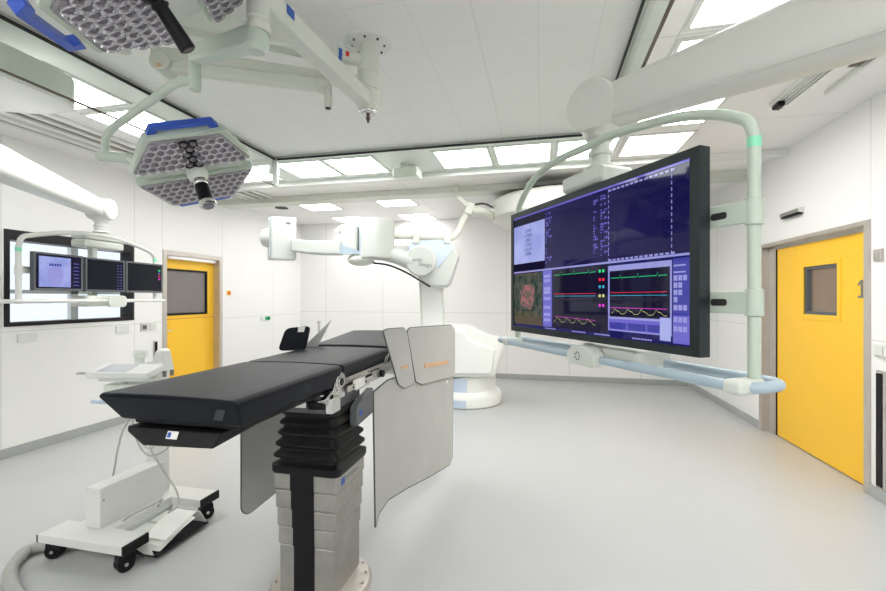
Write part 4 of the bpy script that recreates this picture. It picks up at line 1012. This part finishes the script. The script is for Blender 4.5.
MB().bb(.65, .71, .10, .16, .04, .59).build('rear_post', 'cream', tc, bevel=.01)
MB().bb(.50, .90, .0, .20, -.035, .075).build('lower_hub', 'cream', tc, bevel=.03, seg=4)
MB().prism(rpoly([(.68, -.045), (.90, -.045), (.90, .075), (.68, .075)], .05), (0, -.055, 0), (1, 0, 0), (0, 0, 1), -.03).build('hub_clamp', 'cream', tc, bevel=.006)
JT = Vector((-4.20, 3.36, 2.41)); tm = Matrix.Rotation(-ang, 3, 'Z') @ (JT-TP0)
MB().lathe((tm.x, tm.y, .69), (0, 0, 1), [(.07, 0), (.05, .02), (.05, .05), (.06, .055), (.06, .07)], n=24).build('swivel_post', 'white', tc)

# boom carrying it
lb = thing('ceiling_support_arm', 'white boom arm with round end joint reaching down to the row of three monitors', 'boom arm', (-3.3, 1.4, ZC))
JT = Vector((-4.20, 3.36, 2.42)); E0 = Vector((-3.50, 1.62, 2.56))
ta = (JT-E0); ta.normalize(); na = ta.cross(Vector((0, 0, 1))).normalized(); ua = na.cross(ta)
def ring3(p, w, h, b=.045): return [p+na*x+ua*z for x, z in rpoly([(-w/2, -h/2), (w/2, -h/2), (w/2, h/2), (-w/2, h/2)], b, 5)]
MB().loft([ring3(E0, .22, .25), ring3(E0+ta*.5, .20, .23), ring3(JT-ta*.05, .15, .16)]).build('arm_shell', 'white', lb, world=True)
MB().cyl(JT+na*.10, JT-na*.10, .105, n=36).build('joint_cover', 'white', lb, world=True, bevel=.015)
MB().lathe(JT-Vector((0, 0, .20)), (0, 0, 1), [(.055, 0), (.05, .06), (.08, .12)], n=28).build('joint_neck', 'white', lb, world=True)
MB().cyl(E0+Vector((0, 0, -.13)), E0+Vector((0, 0, .23)), .13, n=36).build('elbow_joint', 'white', lb, world=True, bevel=.03)
# flat boom housing just under the ceiling
hb_ = [(-2.925, -.6), (-2.925, 2.08), (-2.96, 2.20), (-3.05, 2.26), (-3.30, 2.24), (-3.52, 2.14), (-3.62, 1.9), (-3.62, -.6)]
MB().loft([[(x, y, 2.79) for x, y in rpoly(hb_, .04)], [(x, y, 2.98) for x, y in rpoly(hb_, .04)]]).build('ceiling_housing', 'white', lb, world=True, bevel=.015, seg=3)
MB().loft([[(x-.001*(1 if x > -3.2 else -1), y, 2.815) for x, y in rpoly([(p[0]+(.003 if p[0] > -3.2 else -.003), p[1]+(.003 if p[1] > 0 else 0)) for p in hb_], .04)], [(x, y, 2.819) for x, y in rpoly([(p[0]+(.003 if p[0] > -3.2 else -.003), p[1]+(.003 if p[1] > 0 else 0)) for p in hb_], .04)]]).build('housing_seam', 'labelgrey', lb, world=True)
MB().cyl((-3.27, .4, 2.98), (-3.27, .4, ZC), .16, n=36).build('ceiling_post', 'cream', lb, world=True)
MB().bb(-4.22, -3.92, 1.45, 2.32, 2.60, 2.72).build('side_arm_end', 'white', lb, world=True, bevel=.04, seg=4) if False else None

# ------------------------------------------------------------------ angiography robot
ra = math.atan(98/430)
rb = thing('angiography_robot', 'white robotic x-ray c-arm with round floor base standing at the back of the room', 'x-ray robot', (-1.37, 6.41, 0), ra)
# local frame: x to the right, y away, origin below the base centre
ox, oy = .335, 0
def G(px_m, y, z): return (px_m-.09, y-6.55, z)
MB().lathe(G(.34, 6.5, 0), (0, 0, 1), [(.53, 0), (.55, .02), (.55, .12), (.53, .17), (.48, .21), (.44, .215)], n=56).build('floor_base', 'robot_low', rb)
MB().lathe(G(.34, 6.5, .21), (0, 0, 1), [(.455, 0), (.455, .20), (.44, .215)], n=56).build('base_neck', 'robot_low', rb)
# blue stripe wrapped on the front of the base
def arcband(name, r, z0, z1, a0, a1, mat):
    mb = MB(); n = 10; c = Vector(G(.34, 6.5, 0)); R0 = []; R1 = []
    for i in range(n+1):
        a = math.radians(a0+(a1-a0)*i/n); R0.append(c+Vector((math.cos(a)*r, math.sin(a)*r, z0))); R1.append(c+Vector((math.cos(a)*r, math.sin(a)*r, z1)))
    for i in range(n): mb.quad([R0[i], R0[i+1], R1[i+1], R1[i]])
    return mb.build(name, mat, rb)
arcband('blue_stripe', .553, .02, .125, 228, 268, 'lightblue'); arcband('blue_stripe', .4565, .215, .41, 228, 270, 'lightblue')
prof = rpoly([(-.30, .42), (.74, .42), (.80, .62), (.885, .86), (.86, .97), (.42, 1.135), (.05, 1.15), (-.25, 1.12)], .07, 6)
def bodyring(y, s, dz=0): 
    cx_, cz_ = .30, .78; return [G(cx_+(p[0]-cx_)*s, y, cz_+(p[1]-cz_)*s+dz) for p in prof]
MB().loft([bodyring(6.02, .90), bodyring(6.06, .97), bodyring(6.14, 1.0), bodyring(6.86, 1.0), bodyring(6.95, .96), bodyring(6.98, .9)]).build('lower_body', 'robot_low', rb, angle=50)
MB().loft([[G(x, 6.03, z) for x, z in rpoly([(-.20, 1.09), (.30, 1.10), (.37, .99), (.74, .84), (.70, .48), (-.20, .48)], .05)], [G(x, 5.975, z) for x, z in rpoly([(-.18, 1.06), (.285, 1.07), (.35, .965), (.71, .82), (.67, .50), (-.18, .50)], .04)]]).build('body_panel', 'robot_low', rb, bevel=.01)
MB().loft([[G(.30+.44*math.cos(a), 6.5+.44*math.sin(a), .405) for a in [2*PI*i/40 for i in range(40)]], [G(.30+.44*math.cos(a), 6.5+.44*math.sin(a), .425) for a in [2*PI*i/40 for i in range(40)]]]).build('base_gap', 'piping', rb)
MB().loft([[G(-.31, 6.08, .95), G(.05, 6.08, .95), G(.05, 6.42, .95), G(-.31, 6.42, .95)], [G(-.345, 6.08, 1.85), G(-.0, 6.08, 1.85), G(-.0, 6.38, 1.85), G(-.345, 6.38, 1.85)]]).build('upright_arm', 'robot_low', rb, bevel=.035, seg=3)
mb = MB(); mb.prism([(-.30, 1.0), (-.275, 1.0), (-.31, 1.78), (-.335, 1.78)], G(0, 6.075, 0), (1, 0, 0), (0, 0, 1), .002); mb.prism([(.02, 1.0), (.035, 1.0), (-.012, 1.78), (-.024, 1.78)], G(0, 6.075, 0), (1, 0, 0), (0, 0, 1), .002); mb.build('edge_seam', 'armgreen', rb)
MB().cyl(G(-.18, 6.07, 1.80), G(-.18, 6.03, 1.80), .045, n=24).build('lower_pivot', 'robot', rb, bevel=.006)
# shoulder housing
sh_ = rpoly([(-.50, 2.22), (.02, 2.30), (.16, 2.22), (.24, 2.14), (.10, 1.69), (-.20, 1.70), (-.36, 1.84), (-.50, 2.05)], .08, 6)
def shr(y, s): 
    cx_, cz_ = -.12, 2.0; return [G(cx_+(p[0]-cx_)*s, y, cz_+(p[1]-cz_)*s) for p in sh_]
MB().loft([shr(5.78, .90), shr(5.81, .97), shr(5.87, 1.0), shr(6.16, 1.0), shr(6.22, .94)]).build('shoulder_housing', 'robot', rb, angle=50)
bl = rpoly([(-.47, 2.20), (-.45, 2.32), (-.02, 2.335), (.145, 2.29), (.13, 2.19), (-.08, 1.93), (-.14, 2.02)], .03, 4)
MB().loft([[G(x, 5.765, z) for x, z in bl], [G(x, 5.84, z) for x, z in bl]]).build('blue_cover', 'lightblue', rb, bevel=.012)
MB().lathe(G(-.29, 5.82, 2.04), (0, -1, 0), [(.205, 0), (.21, .05), (.205, .11), (.185, .13), (.02, .135)], n=48).build('round_cover', 'robot', rb)
t1 = text_mb('artis', .075); put(t1, G(-.34, 5.682, 2.055), (1, 0, -.06), (.06, 0, 1)).build('lettering', 'labelgrey', rb, smooth=False)
t2 = text_mb('zeego', .075); put(t2, G(-.23, 5.682, 1.99), (1, 0, -.12), (.12, 0, 1)).build('lettering', 'labelgrey', rb, smooth=False)
# forearm
fa = [[(-.98, 5.75, 2.16), .085], [(-.80, 5.75, 2.14), .09], [(-.60, 5.77, 2.10), .10], [(-.42, 5.80, 2.04), .12], [(-.25, 5.83, 1.95), .13]]
MB().tube([G(*p[0]) for p in fa], [p[1] for p in fa], n=20).build('forearm', 'robot', rb)
MB().tube(smooth_path([G(-.93, 5.70, 2.015), G(-.72, 5.70, 1.985), G(-.50, 5.70, 1.895), G(-.30, 5.715, 1.78), G(-.17, 5.74, 1.70)]), .012, n=8).build('black_trim', 'black', rb)
MB().tube([G(-.66, 5.9, 2.18), G(-.35, 5.9, 2.18)], .09, n=20).build('upper_link', 'robot', rb)
MB().ball(G(-1.09, 5.72, 2.06), .14, (1.3, 1, .62)).build('wrist', 'cream', rb)
# c-arm and its two ends
c1 = [G(-1.98, 5.70, 2.37), G(-1.65, 5.66, 2.335), G(-1.32, 5.66, 2.34)]
mb = MB(); rr = []
for (x, z, h) in ((-1.99, 2.25, .085), (-1.75, 2.215, .085), (-1.5, 2.21, .09), (-1.33, 2.215, .095)):
    rr.append([G(x, 5.60, z-h), G(x, 5.80, z-h), G(x, 5.80, z+h), G(x, 5.60, z+h)])
mb.loft(rr).build('c_arm_segment', 'robot', rb, bevel=.025, seg=3)
cc = []
for i in range(13):
    a = math.radians(150-i*15); cc.append(G(-1.30+.16*math.cos(a), 5.85, 2.36+.16*math.sin(a)))
MB().tube(cc, .045, n=14).build('c_arm_bow', 'robot', rb)
fp = [(-2.37, 5.80), (-2.25, 5.62), (-1.94, 5.70), (-2.04, 5.90)]
fpr = rpoly(fp, .03, 4)
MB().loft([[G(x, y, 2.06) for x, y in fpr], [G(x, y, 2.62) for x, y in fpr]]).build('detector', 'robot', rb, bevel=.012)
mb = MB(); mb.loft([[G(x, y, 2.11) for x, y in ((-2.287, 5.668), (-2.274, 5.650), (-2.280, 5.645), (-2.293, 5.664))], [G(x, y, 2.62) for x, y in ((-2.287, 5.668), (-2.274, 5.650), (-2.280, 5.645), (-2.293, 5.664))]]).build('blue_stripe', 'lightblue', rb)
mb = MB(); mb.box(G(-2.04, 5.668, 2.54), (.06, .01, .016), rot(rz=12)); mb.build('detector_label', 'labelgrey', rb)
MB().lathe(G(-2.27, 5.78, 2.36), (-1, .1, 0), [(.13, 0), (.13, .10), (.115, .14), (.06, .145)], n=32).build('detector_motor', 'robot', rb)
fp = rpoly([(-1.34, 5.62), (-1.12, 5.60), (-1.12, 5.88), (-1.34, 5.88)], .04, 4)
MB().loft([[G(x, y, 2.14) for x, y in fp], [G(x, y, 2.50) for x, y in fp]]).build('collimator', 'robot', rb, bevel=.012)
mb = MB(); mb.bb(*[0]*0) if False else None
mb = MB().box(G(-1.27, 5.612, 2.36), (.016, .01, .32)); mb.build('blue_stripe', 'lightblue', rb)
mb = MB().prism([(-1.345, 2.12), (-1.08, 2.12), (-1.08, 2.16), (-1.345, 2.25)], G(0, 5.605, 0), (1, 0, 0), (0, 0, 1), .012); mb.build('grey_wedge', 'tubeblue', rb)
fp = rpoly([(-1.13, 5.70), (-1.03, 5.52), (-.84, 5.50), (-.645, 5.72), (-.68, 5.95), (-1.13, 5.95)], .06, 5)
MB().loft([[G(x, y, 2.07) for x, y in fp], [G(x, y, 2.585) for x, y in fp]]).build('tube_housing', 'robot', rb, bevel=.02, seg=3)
mb = MB().box(G(-1.075, 5.592, 2.325), (.022, .012, .45), rot(rz=-60)); mb.build('blue_stripe', 'lightblue', rb)
# cable guides above it
MB().tube([G(-.68, 5.80, 2.385), G(-.38, 5.80, 2.375), G(.02, 5.80, 2.365)], .040, n=16).build('cable_conduit', 'armgreen', rb)
for x in (-.36, .06): MB().bb(*[v for p in ((x-.045-.09, x+.045-.09), (5.74-6.55, 5.86-6.55), (2.28, 2.43)) for v in p]).build('conduit_bracket', 'cream', rb, bevel=.012)
MB().tube(smooth_path([G(.02, 5.80, 2.365), G(.12, 5.82, 2.37), G(.20, 5.85, 2.45), G(.30, 5.9, 2.66), G(.37, 5.95, 2.76)]), .045, n=16).build('bent_conduit', 'armgreen', rb)
dr = thing('ceiling_cable_carrier', 'wide round white ceiling housing with cables feeding the robot, behind the large monitor', 'ceiling housing', (0.271, 6.523, 2.986)[:2]+(2.62,), ra)
cx_d = 0
MB().lathe((.0, 0, 0), (0, 0, 1), [(.70, 0), (.88, .02), (1.0, .08), (1.02, .14), (1.02, .30), (.98, .34), (.9, .35)], n=72).build('housing', 'boomwhite', dr)
MB().lathe((.0, 0, .35), (0, 0, 1), [(.90, 0), (.90, .03)], n=60).build('dark_ring', 'dark', dr)  # dark disc where the black hose lies on the housing
MB().lathe((.2, .2, .38), (0, 0, 1), [(.60, 0), (.60, .12)], n=48).build('ceiling_neck', 'boomwhite', dr)
mb = MB(); mb.tube(smooth_path([(-1.0, -.1, .10), (-1.15, -.35, .13), (-1.32, -.42, .14)]), .055, n=14); mb.build('conduit_arm', 'armgreen', dr)
MB().tube(smooth_path([(-.99, -.15, .22), (-1.15, -.35, .235), (-1.32, -.42, .20)]), .014, n=8).build('cable', 'piping', dr)
mb = MB(); mb.box((-1.35, -.42, .15), (.10, .10, .16), rot(rz=0, ry=20)); mb.box((-1.43, -.42, .24), (.22, .07, .06), rot(ry=42)); mb.build('conduit_joint', 'armgreen', dr, bevel=.012)
mb = MB(); mb.cyl((-1.53, -.42, .31), (-1.53, -.42, .48), .02, n=12); mb.build('hanger_rod', 'armgreen', dr)

# ------------------------------------------------------------------ mobile cart
ct = thing('mobile_equipment_cart', 'white wheeled equipment cart with tilted touch console left of the operating table', 'equipment cart', (-2.56, 2.3, 0))
PZ0, PZ1 = .115, .165
fr_ = [(-2.88, 1.93), (-2.265, 1.93), (-2.265, 2.085), (-2.51, 2.085), (-2.51, 2.50), (-2.27, 2.50), (-2.27, 2.66), (-2.88, 2.66), (-2.88, 2.52), (-2.78, 2.52), (-2.78, 2.10), (-2.88, 2.10)]
MB().loft([[(x, y, PZ0) for x, y in fr_], [(x, y, PZ1) for x, y in fr_]]).build('platform', 'white', ct, world=True, bevel=.004)
for (x, y0, y1) in ((-2.262, 1.93, 2.085), (-2.267, 2.50, 2.66)):
    MB().bb(x-.006, x+.008, y0-.003, y1+.003, PZ0-.002, PZ1+.003).build('black_end_strip', 'black', ct, world=True, bevel=.002)
MB().bb(-2.889, -2.881, 1.93, 2.10, PZ0, PZ1-.006).build('black_end_strip', 'black', ct, world=True, bevel=.002)
def caster(x, y, a):
    root_c = MB(); R = rot(rz=a)
    root_c.loft([[Vector((x, y, 0))+R @ Vector((px_, -.028, pz_)) for px_, pz_ in rpoly([(-.045, .045), (.0, .035), (.05, .055), (.045, .10), (.02, .117), (-.03, .117)], .015)], [Vector((x, y, 0))+R @ Vector((px_, .028, pz_)) for px_, pz_ in rpoly([(-.045, .045), (.0, .035), (.05, .055), (.045, .10), (.02, .117), (-.03, .117)], .015)]])
    o = root_c.build('caster', 'black', ct, world=True, bevel=.006)
    mb = MB()
    for s_ in (-1, 1):
        c = Vector((x, y, .043))+R @ Vector((.008, s_*.022, 0)); ax = R @ Vector((0, s_, 0)); mb.lathe(c-ax*.016, ax, [(.038, 0), (.043, .004), (.043, .022), (.036, .026)], n=28)
    mb.build('wheel', 'rubber', o, world=True)
    mb = MB()
    for s_ in (-1, 1):
        c = Vector((x, y, .043))+R @ Vector((.008, s_*.030, 0)); ax = R @ Vector((0, s_, 0)); mb.cyl(c, c+ax*.005, .010, n=12)
    mb.build('axle_cap', 'steel', o, world=True)
caster(-2.83, 2.0, 200); caster(-2.31, 1.99, 250); caster(-2.31, 2.585, 60); caster(-2.83, 2.60, 120)
MB().bb(-2.685, -2.575, 2.055, 2.50, PZ1, .405).build('power_box', 'white', ct, world=True, bevel=.004)
MB().bb(-2.575, -2.5735, 2.30, 2.40, .33, .345).build('vent_mark', 'cream', ct, world=True)
mb = MB(); mb.cyl((-2.575, 2.075, .33), (-2.572, 2.075, .33), .008, n=12); mb.build('screw', 'chrome', ct, world=True)
MB().bb(-2.725, -2.625, 2.50, 2.60, PZ1, 1.10).build('column', 'white', ct, world=True, bevel=.006)
MB().bb(-2.697, -2.653, 2.497, 2.5, .45, .75).build('column_groove', 'cream', ct, world=True)
# low open tray with cables and papers
MB().bb(-2.50, -2.20, 2.09, 2.49, .025, .035).build('tray_floor', 'black', ct, world=True)
mb = MB(); mb.prism([(0, 0), (.17, -.075), (.24, -.075), (.20, .0)], (-2.46, 2.088, .112), (1, 0, 0), (0, 0, 1), .004); mb.prism([(0, 0), (.20, -.01), (.26, -.085), (.06, -.085)], (-2.46, 2.485, .112), (1, 0, 0), (0, 0, 1), .004); mb.bb(-2.51, -2.50, 2.085, 2.50, .03, .12); mb.build('tray_sides', 'white', ct, world=True)
MB().box((-2.44, 2.20, .075), (.10, .17, .05), rot(rz=-3)).build('adapter_box', 'cream', ct, world=True, bevel=.004)
MB().box((-2.44, 2.38, .075), (.10, .14, .05), rot(rz=4)).build('adapter_box', 'cream', ct, world=True, bevel=.004)
MB().box((-2.42, 2.16, .1005), (.022, .022, .001)).build('yellow_sticker', 'yellowdot', ct, world=True)
pp_ = [((-2.31, 2.24, .072), (12, 3, 6)), ((-2.305, 2.27, .088), (12, 3, -4)), ((-2.32, 2.30, .104), (12, 3, 3))]
L_ = []
for i, (c, r) in enumerate(pp_):
    o = MB().box((0, 0, 0), (.17, .26, .004), rot(*r)).build('document_sheet', 'paper', None, loc=None); o.location = c
    tag(o, ['lowest loose white sheet of the papers in the cart tray', 'middle loose white sheet of the papers in the cart tray', 'topmost loose white sheet of the papers in the cart tray'][i], 'paper', 'papers in the cart tray')
# console
cs = rot(rx=12, rz=12)
cc_ = Vector((-2.616, 2.255, 1.078))
def cbox(name, d, off, mat, bev=.006, par=ct):
    return MB().box(cc_+cs @ Vector(off), d, cs).build(name, mat, par, world=True, bevel=bev)
con = cbox('console', (.40, .17, .045), (0, 0, 0), 'white', .012)
cbox('touch_screen', (.19, .13, .003), (-.04, -.005, .0235), 'tabletscr', .001, con)
cbox('console_lip', (.30, .17, .03), (.01, .02, -.035), 'cream', .01, con)
mb = MB(); mb.box(cc_+cs @ Vector((-.26, .01, -.02)), (.14, .022, .012), cs); mb.build('steel_bar', 'steel', ct, world=True, bevel=.002)
kk = Vector((-2.637, 2.373, 1.132))
MB().lathe(kk-Vector((0, 0, .03)), (0, 0, 1), [(.028, 0), (.026, .04), (.035, .05), (.037, .085), (.030, .095)], n=24).build('console_knob', 'cream', ct, world=True)
MB().loft([[(-2.71, 2.49, 1.02), (-2.58, 2.49, 1.02), (-2.58, 2.61, 1.02), (-2.71, 2.61, 1.02)], [(-2.66, 2.51, 1.19), (-2.60, 2.51, 1.19), (-2.60, 2.59, 1.19), (-2.66, 2.59, 1.19)]]).build('column_head', 'white', ct, world=True, bevel=.025, seg=4)
MB().box(Vector((-2.565, 2.338, 0.967)), (.42, .16, .05), rot(rz=14)).build('lower_shelf', 'cream', ct, world=True, bevel=.012)
for px_c in ((-2.647, 2.268, 1.016), (-2.604, 2.33, 1.033), (-2.551, 2.393, 1.037)):
    MB().lathe(Vector(px_c)-Vector((0, 0, .03)), (0, 0, 1), [(.022, 0), (.020, .03), (.024, .04), (.024, .068), (.018, .075)], n=20).build('valve_knob', 'cream', ct, world=True)
for px_c in ((-2.518, 2.452, 1.029), (-2.493, 2.488, 1.034)):
    MB().cyl(Vector(px_c)-Vector((0, 0, .02)), Vector(px_c)+Vector((0, 0, .02)), .012, n=14).build('grey_connector', 'labelgrey', ct, world=True, bevel=.002)
MB().cyl((-2.806, 2.181, 0.888), (-2.571, 2.388, 0.835), .013).build('grab_bar', 'lightblue', ct, world=True, bevel=.003)
# cables
mb = MB(); mb.tube(smooth_path([(-2.571, 2.388, 0.876), (-2.682, 2.312, 0.708), (-2.781, 2.34, 0.538), (-3.044, 2.486, 0.166), (-3.345, 2.52, -0.028), (-3.396, 2.354, -0.025)]), .006, n=8); mb.build('cable', 'cable', ct, world=True)
mb = MB(); mb.tube(smooth_path([(-2.696, 2.36, 0.862), (-2.663, 2.367, 0.613), (-2.602, 2.402, 0.484), (-2.515, 2.452, 0.507), (-2.469, 2.514, 0.629), (-2.456, 2.517, 0.803)]), .006, n=8); mb.build('cable', 'cable', ct, world=True)
mb = MB(); mb.tube(smooth_path([(-2.571, 2.388, 0.828), (-2.571, 2.388, 0.559), (-2.492, 2.406, 0.403), (-2.359, 2.386, 0.277), (-2.288, 2.33, 0.212), (-2.3, 2.265, 0.19)]), .006, n=8); mb.build('cable', 'cable', ct, world=True)
mb = MB(); mb.tube(smooth_path([(-2.536, 2.14, 0.151), (-2.516, 2.196, 0.181), (-2.482, 2.306, 0.196), (-2.492, 2.406, 0.194), (-2.475, 2.359, 0.171)]), .007, n=8); mb.build('cable', 'cable', ct, world=True)
mb = MB(); mb.tube(smooth_path([(-2.505, 2.403, 0.828), (-2.488, 2.387, 0.666), (-2.54, 2.375, 0.545), (-2.606, 2.36, 0.599), (-2.619, 2.357, 0.833)]), .005, n=8); mb.build('cable', 'cable', ct, world=True)
pts = smooth_path([(-2.80, 2.12, .045), (-2.87, 2.06, .035)] + [p+(.034,) for p in ((-3.003, 1.979), (-2.945, 1.871), (-2.833, 1.768), (-2.691, 1.692), (-2.488, 1.618), (-2.079, 1.481))], 20)
rad = [.0335 if i % 2 else .0305 for i in range(len(pts))]
ho = MB().tube(pts, rad, n=16).build('supply_hose', 'hose', None, world=False, angle=70); tag(ho, 'thick grey ribbed supply hose curving over the floor at the bottom left', 'hose')

# ------------------------------------------------------------------ camera and light
cam_d = bpy.data.cameras.new('camera'); cam = bpy.data.objects.new('camera', cam_d); COL.objects.link(cam)
cam.location = (0, 0, 1.55); cam.rotation_euler = (math.radians(90), 0, math.atan(98/430))
cam_d.sensor_width = 36; cam_d.lens = 430/886*36; cam_d.shift_y = 2.5/886; cam_d.clip_start = .05
scene.camera = cam
w = bpy.data.worlds.new('world'); scene.world = w; w.use_nodes = True
w.node_tree.nodes['Background'].inputs[0].default_value = (.9, .93, 1, 1); w.node_tree.nodes['Background'].inputs[1].default_value = .6
scene.view_settings.view_transform = 'Standard'
scene.view_settings.look = 'None'
scene.view_settings.exposure = 0.0; scene.view_settings.gamma = 0.97
scene.cycles.use_denoising = True
scene.cycles.max_bounces = 10; scene.cycles.diffuse_bounces = 6; scene.cycles.transparent_max_bounces = 12
